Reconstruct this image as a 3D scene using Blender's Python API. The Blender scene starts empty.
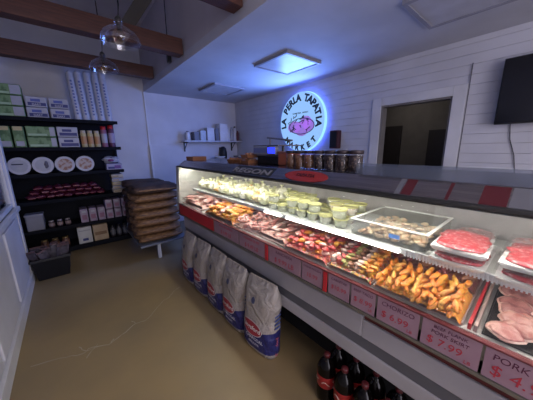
import bpy, bmesh, math, random
from mathutils import Vector, Matrix, noise
random.seed(7)
S = bpy.context.scene
COL = S.collection
R = math.radians
rnd = random.uniform

# ------------------------------------------------------------------ materials
MATS = {}
def mat(name, c, rough=.6, metal=0, c2=None, nscale=8, bump=0, bscale=None, spec=.5, emit=None, es=0, stretch=None, lo=.35, hi=.65, coat=0):
    if name in MATS: return MATS[name]
    m = bpy.data.materials.new(name); m.use_nodes = True
    nt = m.node_tree; b = nt.nodes['Principled BSDF']
    b.inputs['Base Color'].default_value = (*c, 1)
    b.inputs['Roughness'].default_value = rough
    b.inputs['Metallic'].default_value = metal
    b.inputs['Specular IOR Level'].default_value = spec
    b.inputs['Coat Weight'].default_value = coat
    tc = nt.nodes.new('ShaderNodeTexCoord')
    mp = nt.nodes.new('ShaderNodeMapping'); nt.links.new(tc.outputs['Object'], mp.inputs[0])
    if stretch: mp.inputs['Scale'].default_value = stretch
    c2 = c2 or tuple(x*.86 for x in c)
    n = nt.nodes.new('ShaderNodeTexNoise'); n.inputs['Scale'].default_value = nscale; n.inputs['Detail'].default_value = 5
    nt.links.new(mp.outputs[0], n.inputs['Vector'])
    r = nt.nodes.new('ShaderNodeValToRGB'); r.color_ramp.elements[0].position = lo; r.color_ramp.elements[1].position = hi
    r.color_ramp.elements[0].color = (*c, 1); r.color_ramp.elements[1].color = (*c2, 1)
    nt.links.new(n.outputs['Fac'], r.inputs[0]); nt.links.new(r.outputs[0], b.inputs['Base Color'])
    if bump:
        n2 = nt.nodes.new('ShaderNodeTexNoise'); n2.inputs['Scale'].default_value = bscale or nscale*4; n2.inputs['Detail'].default_value = 4
        nt.links.new(mp.outputs[0], n2.inputs['Vector'])
        bp = nt.nodes.new('ShaderNodeBump'); bp.inputs['Strength'].default_value = bump; bp.inputs['Distance'].default_value = .01
        nt.links.new(n2.outputs['Fac'], bp.inputs['Height']); nt.links.new(bp.outputs[0], b.inputs['Normal'])
    if emit:
        b.inputs['Emission Color'].default_value = (*emit, 1); b.inputs['Emission Strength'].default_value = es
    MATS[name] = m
    return m

def glass_mat(name, tint=(1,1,1), gloss=.9, rough=.03, ior=1.45):
    if name in MATS: return MATS[name]
    m = bpy.data.materials.new(name); m.use_nodes = True; nt = m.node_tree; nt.nodes.clear()
    o = nt.nodes.new('ShaderNodeOutputMaterial'); t = nt.nodes.new('ShaderNodeBsdfTransparent'); t.inputs[0].default_value = (*tint, 1)
    g = nt.nodes.new('ShaderNodeBsdfGlossy'); g.inputs['Roughness'].default_value = rough; g.inputs[0].default_value = (gloss, gloss, gloss, 1)
    lw = nt.nodes.new('ShaderNodeLayerWeight'); lw.inputs[0].default_value = .5
    pw_ = nt.nodes.new('ShaderNodeMath'); pw_.operation = 'POWER'; pw_.inputs[1].default_value = 4; nt.links.new(lw.outputs['Facing'], pw_.inputs[0])
    f = nt.nodes.new('ShaderNodeMath'); f.operation = 'MULTIPLY_ADD'; r0 = ((ior-1)/(ior+1))**2; f.inputs[1].default_value = .45; f.inputs[2].default_value = r0; nt.links.new(pw_.outputs[0], f.inputs[0])
    nz = nt.nodes.new('ShaderNodeTexNoise'); nz.inputs['Scale'].default_value = 3
    ad = nt.nodes.new('ShaderNodeMath'); ad.operation = 'MULTIPLY_ADD'; ad.inputs[1].default_value = .02
    nt.links.new(nz.outputs['Fac'], ad.inputs[0]); nt.links.new(f.outputs[0], ad.inputs[2])
    x = nt.nodes.new('ShaderNodeMixShader'); nt.links.new(ad.outputs[0], x.inputs[0]); nt.links.new(t.outputs[0], x.inputs[1]); nt.links.new(g.outputs[0], x.inputs[2])
    nt.links.new(x.outputs[0], o.inputs[0]); MATS[name] = m
    return m

def haze_plastic(name, tint, alpha, rough=.25):
    """clear plastic: part see-through, part glossy body"""
    if name in MATS: return MATS[name]
    m = mat(name, tint, rough, nscale=20)
    b = m.node_tree.nodes['Principled BSDF']; b.inputs['Alpha'].default_value = alpha
    return m

def emis(name, c, s):
    if name in MATS: return MATS[name]
    m = bpy.data.materials.new(name); m.use_nodes = True; nt = m.node_tree; nt.nodes.clear()
    o = nt.nodes.new('ShaderNodeOutputMaterial'); e = nt.nodes.new('ShaderNodeEmission')
    e.inputs[0].default_value = (*c, 1); e.inputs[1].default_value = s; nt.links.new(e.outputs[0], o.inputs[0]); MATS[name] = m
    return m

# ------------------------------------------------------------------ mesh helpers
def box(bm, x0, x1, y0, y1, z0, z1, bev=0):
    vs = [bm.verts.new(p) for p in ((x0,y0,z0),(x1,y0,z0),(x1,y1,z0),(x0,y1,z0),(x0,y0,z1),(x1,y0,z1),(x1,y1,z1),(x0,y1,z1))]
    fs = [bm.faces.new([vs[i] for i in f]) for f in ((3,2,1,0),(4,5,6,7),(0,1,5,4),(1,2,6,5),(2,3,7,6),(3,0,4,7))]
    if bev:
        es = {e for f in fs for e in f.edges}
        bmesh.ops.bevel(bm, geom=list(es), offset=bev, segments=2, affect='EDGES', profile=.5)
    return vs
def tube(bm, pts, r, n=8, caps=True):
    pts = [Vector(p) for p in pts]; rings = []
    rr = r if isinstance(r, (list, tuple)) else [r]*len(pts)
    for i, p in enumerate(pts):
        d = (pts[min(i+1, len(pts)-1)] - pts[max(i-1, 0)]).normalized()
        a = d.cross(Vector((0,0,1)))
        if a.length < .05: a = d.cross(Vector((1,0,0)))
        a.normalize(); b = d.cross(a)
        rings.append([bm.verts.new(p + (a*math.cos(t) + b*math.sin(t))*rr[i]) for t in [2*math.pi*k/n for k in range(n)]])
    for A, B in zip(rings, rings[1:]):
        for k in range(n): bm.faces.new((A[k], A[(k+1)%n], B[(k+1)%n], B[k]))
    if caps:
        bm.faces.new(rings[0][::-1]); bm.faces.new(rings[-1])
def lathe(bm, prof, n=24, cx=0, cy=0, cz=0, closed=False):
    rings = []
    for r, z in prof:
        if r < 1e-5: rings.append([bm.verts.new((cx, cy, cz+z))])
        else: rings.append([bm.verts.new((cx + r*math.cos(2*math.pi*k/n), cy + r*math.sin(2*math.pi*k/n), cz+z)) for k in range(n)])
    for A, B in zip(rings, rings[1:]):
        for k in range(n):
            a, b, c, d = A[k % len(A)], A[(k+1) % len(A)], B[(k+1) % len(B)], B[k % len(B)]
            vs = []
            for v in (a, b, c, d):
                if v not in vs: vs.append(v)
            if len(vs) > 2:
                try: bm.faces.new(vs)
                except ValueError: pass
def prism(bm, poly, y0, y1):
    """extrude an (x,z) outline along y"""
    A = [bm.verts.new((x, y0, z)) for x, z in poly]; B = [bm.verts.new((x, y1, z)) for x, z in poly]
    n = len(poly)
    bm.faces.new(A); bm.faces.new(B[::-1])
    for k in range(n): bm.faces.new((A[k], B[k], B[(k+1)%n], A[(k+1)%n]))
def blob(bm, c, s, seed=0, rough=.25, sub=2, rot=0, freq=1.6, tilt=0):
    g = bmesh.ops.create_icosphere(bm, subdivisions=sub, radius=1)['verts']
    M = Matrix.Rotation(rot, 3, 'Z') @ Matrix.Rotation(tilt, 3, 'Y')
    for v in g:
        p = v.co.copy(); k = 1 + rough*noise.noise(p*freq + Vector((seed*3.7, seed*1.3, seed)))*2
        v.co = M @ Vector((p.x*s[0]*k, p.y*s[1]*k, p.z*s[2]*k)) + Vector(c)
def obj(name, bm, m, parent=None, smooth=False, loc=None):
    me = bpy.data.meshes.new(name)
    bmesh.ops.recalc_face_normals(bm, faces=bm.faces)
    bm.to_mesh(me); bm.free()
    if smooth:
        for p in me.polygons: p.use_smooth = True
    o = bpy.data.objects.new(name, me)
    for x in (m if isinstance(m, (list, tuple)) else [m]): me.materials.append(x)
    COL.objects.link(o)
    if parent: o.parent = parent
    if loc: o.location = loc
    return o
def B(): return bmesh.new()
def bxo(name, d, m, parent=None, bev=0):
    bm = B(); box(bm, *d, bev=bev); return obj(name, bm, m, parent)
def tag(o, label, cat, group=None):
    o['label'] = label; o['category'] = cat
    if group: o['group'] = group
    return o
def thing(name, label, cat, loc=(0,0,0), rz=0, group=None):
    o = bpy.data.objects.new(name, None); COL.objects.link(o); o.empty_display_size = .05
    o.location = loc; o.rotation_euler = (0,0,rz); return tag(o, label, cat, group)
def struct(name, bm, m, parent=None, smooth=False):
    o = obj(name, bm, m, parent, smooth); o['kind'] = 'structure'; return o
def dup(root, loc, rz=None, label=None, rot=None):
    r = root.copy(); COL.objects.link(r); r.location = loc
    if rz is not None: r.rotation_euler = (0,0,rz)
    if rot is not None: r.rotation_euler = rot
    if label: r['label'] = label
    for ch in list(root.children):
        c = ch.copy(); COL.objects.link(c); c.parent = r
        for g in list(ch.children):
            d = g.copy(); COL.objects.link(d); d.parent = c
    return r
def text_bm(s, size, depth=.001, align='CENTER', shear=0, offset=0):
    cu = bpy.data.curves.new('t', 'FONT'); cu.body = s; cu.size = size; cu.extrude = depth; cu.align_x = align; cu.resolution_u = 3
    cu.shear = shear; cu.offset = offset
    o = bpy.data.objects.new('t', cu); COL.objects.link(o)
    dg = bpy.context.evaluated_depsgraph_get(); dg.update()
    me = bpy.data.meshes.new_from_object(o.evaluated_get(dg))
    bm = B(); bm.from_mesh(me)
    bpy.data.objects.remove(o); bpy.data.curves.remove(cu); bpy.data.meshes.remove(me)
    return bm
def xf(bm, M): bmesh.ops.transform(bm, matrix=M, verts=bm.verts); return bm
def merge(dst, src):
    me = bpy.data.meshes.new('tmp'); src.to_mesh(me); src.free(); dst.from_mesh(me); bpy.data.meshes.remove(me)
# text frame facing -x : text right -> -Y, text up -> +Z
FX = Matrix(((0,0,-1,0),(-1,0,0,0),(0,1,0,0),(0,0,0,1)))
# text frame facing -y : right -> +X, up -> +Z
FY = Matrix(((1,0,0,0),(0,0,-1,0),(0,1,0,0),(0,0,0,1)))
def T(x, y, z): return Matrix.Translation((x, y, z))

# palette
white_wall = mat('wall_paint', (.60,.60,.66), .65, bump=.05, bscale=60, nscale=2)
white_trim = mat('trim_paint', (.66,.66,.70), .45, nscale=3)
ceil_m = mat('ceiling_paint', (.55,.55,.60), .8, nscale=2, bump=.04, bscale=80)
gray_ceil = mat('high_ceiling_paint', (.52,.48,.50), .9, nscale=2)
beam_m = mat('stained_wood', (.105,.036,.022), .55, c2=(.06,.02,.014), nscale=6, stretch=(1,12,12), bump=.3)
dark_beam = mat('dark_wood', (.07,.065,.06), .7, nscale=6)
steel = mat('brushed_steel', (.40,.36,.35), .24, 1, c2=(.28,.26,.26), nscale=12, stretch=(1,.3,14))
steel_d = mat('dark_steel', (.07,.07,.07), .4, .7)
wht_metal = mat('white_enamel', (.42,.40,.42), .4, nscale=3)
gry_metal = mat('grey_bumper', (.11,.11,.125), .5)
lip_m = mat('olive_metal_lip', (.21,.195,.165), .4, .5)
maroon = mat('maroon_plastic', (.10,.012,.014), .5)
black = mat('black_plastic', (.008,.008,.010), .5)
dark = mat('dark_void', (.012,.012,.014), .9)
shelf_m = mat('navy_black_metal', (.005,.006,.011), .7, nscale=5, spec=.15)
red_p = mat('red_card', (.52,.022,.03), .5)
ink_red = mat('red_marker_ink', (.45,.03,.05), .7)
card = mat('pinkish_card', (.34,.21,.25), .6, c2=(.29,.17,.215), nscale=10)
cardb = mat('cardboard', (.30,.12,.05), .8, bump=.2)
foam = mat('white_foam', (.74,.74,.74), .5)

# ------------------------------------------------------------------ room
XL, XR, YF, ZC, XS = -.525, 3.30, 5.10, 2.60, 1.30
fm = mat('polished_concrete', (.29,.205,.10), .38, c2=(.19,.145,.085), nscale=1.3, bump=.06, bscale=9, spec=.45, lo=.3, hi=.7)
bm = B(); box(bm, -1.6, 5.2, -3.0, YF+.3, -.15, 0); floor = struct('floor', bm, fm)
# pale crack running across the concrete
bm = B()
pts = [(-.42,2.24),(-.25,2.19),(-.12,2.12),(-.08,2.16),(.05,2.10),(.18,2.16),(.27,2.22),(.36,2.20),(.46,2.30),(.58,2.40),(.64,2.42),(.72,2.50),(.80,2.54)]
def strip(bm, P, w, z=.0012):
    pv = None
    for i, (x, y) in enumerate(P):
        a = P[max(i-1,0)]; b = P[min(i+1,len(P)-1)]; d = Vector((b[0]-a[0], b[1]-a[1], 0)).normalized(); nn = Vector((-d.y, d.x, 0))
        ww = w*rnd(.5,1.3)
        v = (bm.verts.new(Vector((x,y,z)) + nn*ww), bm.verts.new(Vector((x,y,z)) - nn*ww))
        if pv: bm.faces.new((pv[0], pv[1], v[1], v[0]))
        pv = v
def jag(P, k=4, a=.006):
    o = []
    for p, q in zip(P, P[1:]):
        for i in range(k): t = i/k; o.append((p[0]+(q[0]-p[0])*t + rnd(-a,a), p[1]+(q[1]-p[1])*t + rnd(-a,a)))
    return o + [P[-1]]
strip(bm, jag(pts), .0035); strip(bm, jag([(-.10,2.06),(-.02,2.16)]), .003); strip(bm, jag([(-.14,2.22),(-.10,2.14),(0,2.12)]), .003); strip(bm, jag([(.27,2.22),(.25,2.28)]), .003)
strip(bm, jag([(.06,2.10),(.09,2.14)]), .004)
ck = obj('floor_crack', bm, mat('crack_dust', (.38,.34,.28), .8), floor)

# left wall with window opening
WY0, WY1, WZ0, WZ1 = .6, 3.85, .93, 2.15
WE = 3.93
bm = B()
box(bm, XL-.05, XL, -3.0, WE, 0, WZ0); box(bm, XL-.05, XL, -3.0, WE, WZ1, 3.6)
box(bm, XL-.05, XL, -3.0, WY0, WZ0, WZ1); box(bm, XL-.05, XL, WY1, WE, WZ0, WZ1)
struct('wall_left', bm, white_wall)
bm = B(); box(bm, XL-.38, XL-.24, WE, YF, 0, 3.6); box(bm, XL-.38, XL-.14, WE-.1, WE, 0, 3.6); struct('wall_recess', bm, white_wall)
w = thing('window_1', 'white framed window in left wall', 'window'); w['kind'] = 'structure'; del w['label']; del w['category']
bm = B()
box(bm, XL-.045, XL-.01, WY0, WY1, WZ0, WZ0+.05); box(bm, XL-.045, XL-.01, WY0, WY1, WZ1-.05, WZ1)
for y in (WY0, 2.1, WY1-.05): box(bm, XL-.045, XL-.01, y, y+.05, WZ0+.05, WZ1-.05)
obj('window_frame', bm, white_trim, w)
bxo('window_pane', (XL-.03, XL-.025, WY0+.02, WY1-.02, WZ0+.03, WZ1-.03), glass_mat('window_glass', (.9,.92,.95)), w)
bm = B(); box(bm, XL-.04, XL+.035, WY0-.06, WY1+.08, WZ0-.05, WZ0, .006); obj('window_sill', bm, white_trim, w)
bm = B(); box(bm, XL, XL+.012, WY1, WE+.01, .0, 3.0, .004); struct('trim_1', bm, white_trim)
# low wainscot panels with grooves under the sill
bm = B()
for y0, y1 in ((.3,1.2),(1.26,2.1),(2.16,2.84),(3.0,3.70)): box(bm, XL, XL+.018, y0, y1, .17, .84, .006)
struct('trim_2', bm, white_wall)
bm = B(); box(bm, XL, XL+.025, -3, WY1+.04, 0, .12, .004); struct('baseboard_left', bm, white_trim)
# brick wall outside the window
brick = bpy.data.materials.new('brick'); brick.use_nodes = True; nt = brick.node_tree
br = nt.nodes.new('ShaderNodeTexBrick'); tc = nt.nodes.new('ShaderNodeTexCoord'); mp = nt.nodes.new('ShaderNodeMapping')
mp.inputs['Rotation'].default_value = (R(90),0,R(90)); nt.links.new(tc.outputs['Object'], mp.inputs[0]); nt.links.new(mp.outputs[0], br.inputs[0])
br.inputs['Color1'].default_value = (.16,.06,.03,1); br.inputs['Color2'].default_value = (.10,.045,.03,1); br.inputs['Mortar'].default_value = (.06,.05,.045,1); br.inputs['Scale'].default_value = 4
nt.links.new(br.outputs[0], nt.nodes['Principled BSDF'].inputs['Base Color'])
bm = B(); box(bm, -1.5, -1.35, -3, YF+.2, 0, 3.2); struct('wall_outside', bm, brick)

bm = B(); box(bm, XL-.34, XR+.3, YF, YF+.14, 0, 3.6); struct('wall_far', bm, white_wall)
bm = B(); box(bm, XS+.02, XR, YF-.03, YF, 0, 1.64, .004); struct('trim_3', bm, white_wall)
bm = B(); box(bm, XS-.015, XS+.02, YF-.045, YF, 0, 1.64, .004); struct('trim_4', bm, white_trim)
bm = B(); box(bm, XS-.012, XS+.012, YF-.02, YF, 1.64, ZC, .002); struct('trim_5', bm, white_trim)

# back wall of shiplap boards with door opening
DY0, DY1, DZ = .80, 1.565, 2.07
bm = B(); z = 0; bh = .098
while z < ZC:
    z1 = min(z+bh-.002, ZC)
    if z < DZ:
        zz = z1
        for a, b in ((-3.0, DY0), (DY1, YF)): box(bm, XR, XR+.02, a, b, z, zz, .0015)
        if z1 > DZ: box(bm, XR, XR+.02, DY0, DY1, DZ, z1)
    else: box(bm, XR, XR+.02, -3.0, YF, z, z1, .0015)
    z += bh
struct('wall_back', bm, white_wall)
bm = B()
box(bm, XR+.024, XR+.12, -3.0, DY0, 0, ZC); box(bm, XR+.024, XR+.12, DY1, YF, 0, ZC); box(bm, XR+.024, XR+.12, DY0, DY1, DZ, ZC)
struct('wall_back_core', bm, mat('groove_backing', (.40,.40,.44), .9))
d = thing('door_1', 'x', 'x'); d['kind'] = 'structure'; del d['label']; del d['category']
bm = B(); cw = .118
box(bm, XR-.02, XR+.001, DY0-cw, DY0, 0, DZ+.10, .004); box(bm, XR-.02, XR+.001, DY1, DY1+cw, 0, DZ+.10, .004); box(bm, XR-.02, XR+.001, DY0, DY1, DZ, DZ+.10, .004)
obj('door_casing', bm, white_trim, d)
bm = B(); box(bm, XR-.002, XR+.12, DY0, DY0+.02, 0, DZ-.02); box(bm, XR-.002, XR+.12, DY1-.02, DY1, 0, DZ-.02); box(bm, XR-.002, XR+.12, DY0, DY1, DZ-.02, DZ)
obj('door_jamb', bm, mat('grey_jamb', (.20,.19,.19), .6), d)
# passage behind the doorway
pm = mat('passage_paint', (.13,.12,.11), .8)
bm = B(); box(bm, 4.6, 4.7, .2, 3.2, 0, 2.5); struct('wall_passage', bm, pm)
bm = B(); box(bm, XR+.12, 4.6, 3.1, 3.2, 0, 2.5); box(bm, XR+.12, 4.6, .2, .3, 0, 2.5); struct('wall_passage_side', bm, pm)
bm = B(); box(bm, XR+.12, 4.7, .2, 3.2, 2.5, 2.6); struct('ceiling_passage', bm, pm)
for i, (y0, y1, z1) in enumerate(((1.78,2.45,1.90),(.55,1.36,1.80))):
    dd = thing('door_%d' % (i+2), 'x', 'x'); dd['kind'] = 'structure'; del dd['label']; del dd['category']
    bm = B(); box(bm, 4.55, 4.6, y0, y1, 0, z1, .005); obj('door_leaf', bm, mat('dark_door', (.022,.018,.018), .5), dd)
    bm = B(); lathe(bm, [(0,0),(.02,0),(.03,.02),(.02,.045),(0,.05)], 12); xf(bm, T(4.55, y0+.08, 1.0) @ Matrix.Rotation(R(-90), 4, 'Y')); obj('door_knob', bm, steel, dd, True)
bm = B(); box(bm, 4.56, 4.6, 1.95, 1.965, .7, 1.7); struct('trim_6', bm, mat('brass_edge', (.20,.14,.07), .4, .6))
# ceilings
bm = B(); box(bm, XS, XR+.12, -3.0, YF, ZC, ZC+.10); struct('ceiling', bm, ceil_m)
bm = B(); box(bm, XS, XS+.1, -3.0, YF, ZC+.10, 3.6); struct('wall_soffit', bm, gray_ceil)
bm = B(); box(bm, XL-.38, XS+.1, -3.0, YF, 3.6, 3.7); struct('ceiling_high', bm, gray_ceil)
# wall behind the counter's working side, behind the camera
bm = B(); box(bm, 1.9, XR+.1, -3.1, -3.0, 0, ZC); struct('wall_front', bm, white_wall)

for k, (y, lab) in enumerate(((4.31,'brown wooden cross beam farthest back, just above the shelf rack'),(3.07,'brown wooden cross beam passing behind the nearer pendant lamp'),(1.80,'brown wooden cross beam whose end shows at the top edge'))):
    b = bxo('ceiling_beam', (XL, XS-.02, y, y+.14, 2.665, 2.84), beam_m, bev=.006)
    tag(b, lab, 'beam', 'wooden ceiling beams')
bm = B()
prism(bm, [(.64,2.84),(.78,2.84),(1.28,3.6),(1.12,3.6)], 3.10, 3.18)
tag(obj('roof_brace', bm, dark_beam), 'dark slanted timber brace above the middle beam', 'beam')

# electrical box hanging on the soffit
h = thing('junction_box', 'small dark cable with a box hanging on the soffit past the middle beam', 'cable', (XS-.03, 3.55, 2.70))
bm = B(); tube(bm, [(0,0,.08),(0,-.01,.3),(.005,-.02,.898)], .006); obj('cable', bm, black, h)
bxo('box', (-.02,.028,-.03,.03,0,.09), steel_d, h, .004)

# ceiling troffers (switched off)
pan = mat('troffer_diffuser', (.50,.50,.56), .35)
for (x, y, lab) in ((2.035,2.06,'square ceiling light panel nearest the round glowing sign'),(2.035,3.72,'square ceiling light panel farthest away above the wall shelf'),(2.08,.30,'square ceiling light panel at the top edge near the television')):
    t = thing('ceiling_light', lab, 'ceiling light', (x, y, ZC), 0, 'flat square ceiling lights')
    bm = B(); s = .60; h2 = .03; f = .03
    box(bm, 0,s,0,f,-h2,0); box(bm, 0,s,s-f,s,-h2,0); box(bm, 0,f,f,s-f,-h2,0); box(bm, s-f,s,f,s-f,-h2,0)
    obj('frame', bm, mat('troffer_frame', (.30,.30,.36), .5), t)
    bxo('diffuser', (f, s-f, f, s-f, -h2+.008, 0), pan, t)

# ------------------------------------------------------------------ pendants
pg = glass_mat('pendant_glass', (.93,.93,.96), ior=1.9, rough=.06)
def pendant(x, y, z, ztop, sc, lab):
    t = thing('pendant_lamp', lab, 'lamp', (x, y, z), 0, 'clear glass pendant lamps')
    bm = B(); tube(bm, [(0,0,.19*sc),(.012,0,.30*sc),(.0,0,ztop-z)], .005, 6); obj('cord', bm, black, t)
    bm = B(); lathe(bm, [(.155,0),(.158,.012),(.150,.045),(.125,.085),(.085,.115),(.045,.135),(.036,.15),(.036,.175),(.030,.18),(.030,.15),(.040,.133),(.082,.11),(.121,.08),(.145,.043),(.152,.012),(.155,0)], 32)
    bmesh.ops.scale(bm, vec=(sc,)*3, verts=bm.verts); obj('glass_shade', bm, pg, t, True)
    bm = B(); lathe(bm, [(0,.10),(.018,.10),(.02,.16),(.026,.165),(.026,.19),(.012,.21),(0,.21)], 16); bmesh.ops.scale(bm, vec=(sc,)*3, verts=bm.verts); obj('socket', bm, steel_d, t, True)
    bm = B(); lathe(bm, [(0,.02),(.016,.025),(.03,.045),(.03,.065),(.018,.09),(.012,.10)], 16); bmesh.ops.scale(bm, vec=(sc,)*3, verts=bm.verts); obj('bulb', bm, glass_mat('bulb_glass', (.75,.68,.6), ior=1.8), t, True)
pendant(.415, 2.05, 2.27, 3.6, .80, 'clear glass pendant lamp nearer the viewer, in front of the middle beam')
pendant(.50, 3.5, 2.45, 3.6, .95, 'clear glass pendant lamp farther back, in front of the tall cup sleeves')

# ------------------------------------------------------------------ television
t = thing('television', 'black flat television mounted high on the white board wall', 'television', (XR-.07, .425, 1.74))
bxo('screen', (-.03,-.018,-1.02,-.008,.012,.563), mat('tv_screen', (.004,.004,.006), .18), t)
bxo('bezel', (-.018,.02,-1.03,0,0,.575), black, t, .004)
bxo('wall_bracket', (.02,.069,-.65,-.4,.15,.45), steel_d, t)
bm = B(); tube(bm, [(XR-.01,.32,1.76),(XR-.01,.30,1.6),(XR-.01,.25,1.45),(XR-.01,.21,1.2)], .0035); tag(obj('television_cable', bm, black), 'thin black cable dropping from the television down the wall', 'cable')
bm = B(); tube(bm, [(XR-.01,.672,2.36),(XR-.01,.673,1.2)], .004); tag(obj('casing_shadow_line', bm, mat('shadow_grey', (.1,.1,.12), .6)), 'thin grey strip drawn as the shadow line beside the white door casing', 'cable')  # grey strip stands in for the shadow along the casing's outer edge
bxo('r', (XR-.02, XR, .235, .66, 1.305, 1.335), white_trim); r = bpy.data.objects['r']; r.name = 'cable_raceway'; tag(r, 'short white cable raceway low on the board wall right of the doorway', 'raceway')
t = thing('wall_speaker', 'dark red-brown box mounted on the wall between round sign and doorway', 'box', (XR-.10, 2.22, 1.53))
bxo('housing', (0,.10,-.07,.07,0,.27), mat('maroon_box', (.06,.012,.02), .5), t, .006); bxo('front_cover', (-.01,0,-.055,.055,.02,.25), black, t)

# ------------------------------------------------------------------ round lit sign
SY, SZ, SR = 2.89, 1.975, .485
t = thing('round_sign', 'round glowing blue-white shop sign with arched black lettering', 'sign', (XR-.09, SY, SZ))
def disc(r, x, n=64, sy=1):
    bm = B(); lathe(bm, [(0,0),(r,0),(r,x),(0,x)], n); xf(bm, Matrix.Rotation(R(-90), 4, 'Y')); return bm
face = emis('sign_face', (.30,.55,1.0), 1.0)
obj('sign_face', disc(SR, .03), face, t)
bm = B(); lathe(bm, [(SR-.05,0),(SR+.012,0),(SR+.012,.012),(SR-.05,.012),(SR-.05,0)], 64); xf(bm, T(.05,0,0) @ Matrix.Rotation(R(-90), 4, 'Y'))
obj('halo_light', bm, emis('blue_led', (.045,.10,1.0), 9), t)
ink = mat('sign_ink', (.012,.018,.04), .6)
def arc(s, rad, size, a0, a1, top=True):
    out = B(); n = len(s)
    for i, ch in enumerate(s):
        if ch == ' ': continue
        a = a0 + (a1-a0)*i/(n-1)
        g = text_bm(ch, size, .002, offset=.007)
        if top: M = T(-.033,0,0) @ FX @ Matrix.Rotation(-a, 4, 'Z') @ T(0, rad, 0)
        else: M = T(-.033,0,0) @ FX @ Matrix.Rotation(a, 4, 'Z') @ T(0, -rad, 0)
        xf(g, M); merge(out, g)
    return out
obj('sign_lettering', arc('LA PERLA TAPATIA', .345, .155, R(-97), R(97)), ink, t)
obj('sign_lettering', arc('MARKET', .465, .125, R(-46), R(46), False), ink, t)
g = text_bm('CARNICERIA - MARKET', .034, .002); xf(g, T(-.033,0,.14) @ FX); obj('sign_lettering', g, ink, t)
bm = B()
for (y, z, r, s2) in ((.10,-.08,.10,1.2),(-.03,-.11,.12,1),(-.15,-.07,.10,.9),(-.10,-.02,.09,1)):
    g = disc(r*1.3, .004); xf(g, T(-.031, y*1.3, z*1.3+.03) @ Matrix.Diagonal((1,s2,.75,1))); merge(bm, g)
obj('emblem', bm, mat('sign_pink', (.55,.25,.55), .6, emit=(.35,.22,.75), es=.55), t)
bm = B()
for k in range(16):
    a = k*.9; y = .19*math.cos(a)*rnd(.5,1); z = -.05 + .09*math.sin(a*1.7)
    tube(bm, [(-.038,y,z),(-.038,y+rnd(-.05,.05),z+rnd(.01,.05)),(-.038,y+rnd(-.06,.06),z+rnd(-.04,.05))], .006, 5)
for k in range(24):
    a = 2*math.pi*k/24; b = a+2*math.pi/24
    tube(bm, [(-.038,-.025+.215*math.cos(a),-.075+.10*math.sin(a)),(-.038,-.025+.215*math.cos(b),-.075+.10*math.sin(b))], .005, 5)
bmesh.ops.scale(bm, vec=(1,1.3,1.3), verts=bm.verts); bmesh.ops.translate(bm, vec=(0,0,.03), verts=bm.verts)
obj('emblem_outline', bm, ink, t)

# ------------------------------------------------------------------ wall shelf on far wall
t = thing('wall_shelf', 'white wall shelf on two brackets beyond the display case', 'shelf', (0, 0, 0))
bxo('shelf_board', (1.90, XR-.01, 4.82, 5.07, 1.695, 1.725), mat('shelf_white', (.5,.5,.55), .4), t, .003)
for x in (1.96, 3.12):
    bm = B(); box(bm, x, x+.025, 5.05, 5.07, 1.50, 1.695); box(bm, x, x+.025, 4.86, 5.07, 1.68, 1.695)
    for k in range(2):
        tube(bm, [(x+.012, 5.06, 1.53),(x+.012, 4.90, 1.685)], .008, 6)
    obj('bracket', bm, steel_d, t)
def container(name, x, w, h, m, lab, capm=None, cyl=True, cat='bottle', dep=None):
    t = thing(name, lab, cat, (x, 4.93, 1.726))
    r = w/2
    if cyl:
        bm = B(); lathe(bm, [(0,0),(r*.95,0),(r,.01),(r,h*.75),(r*.8,h*.84),(r*.4,h*.88),(r*.4,h*.92),(0,h*.92)], 20); obj('body', bm, m, t, True)
        bm = B(); lathe(bm, [(0,h*.9),(r*.5,h*.9),(r*.48,h),(0,h)], 16); obj('cap', bm, capm or m, t, True)
    else:
        bxo('body', (-r, r, -.08, .08, 0, h), m, t, .006)
        bxo('lid', (-r-.002, r+.002, -.082, .082, h-.03, h+.004), capm or m, t, .003)
    return t
pw = mat('pale_plastic', (.62,.62,.66), .4); gp = mat('grey_plastic', (.16,.16,.20), .5); tp = haze_plastic('cloudy_plastic', (.6,.62,.68), .55)
container('jar', 2.01, .10, .19, pw, 'small white jar at the left end of the wall shelf', gp)
container('storage_box', 2.17, .10, .17, gp, 'grey box second from the left end of the wall shelf', None, False, 'box')
container('storage_box', 2.32, .12, .20, tp, 'cloudy clear box on the wall shelf beside the grey box', None, False, 'box')
container('carton', 2.50, .17, .26, pw, 'medium white carton on the wall shelf, left of the largest carton', None, False, 'box')
container('storage_box', 2.65, .09, .25, gp, 'dark grey box between two white cartons on the wall shelf', None, False, 'box')
container('carton', 2.82, .20, .36, mat('bright_white', (.75,.75,.8), .5), 'largest white carton standing mid shelf on the far wall', None, False, 'box')
container('bottle', 2.975, .09, .31, pw, 'pale round bottle directly right of the largest carton')
container('bottle', 3.07, .08, .31, tp, 'cloudy slim bottle on the wall shelf between two pale bottles')
container('bottle', 3.155, .075, .33, pw, 'slim white pump bottle near the right end of the shelf', black)
container('tin', 3.232, .065, .23, mat('dark_red_tin', (.10,.012,.02), .5), 'dark red tin at the right end of the wall shelf', None, True, 'tin')

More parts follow.
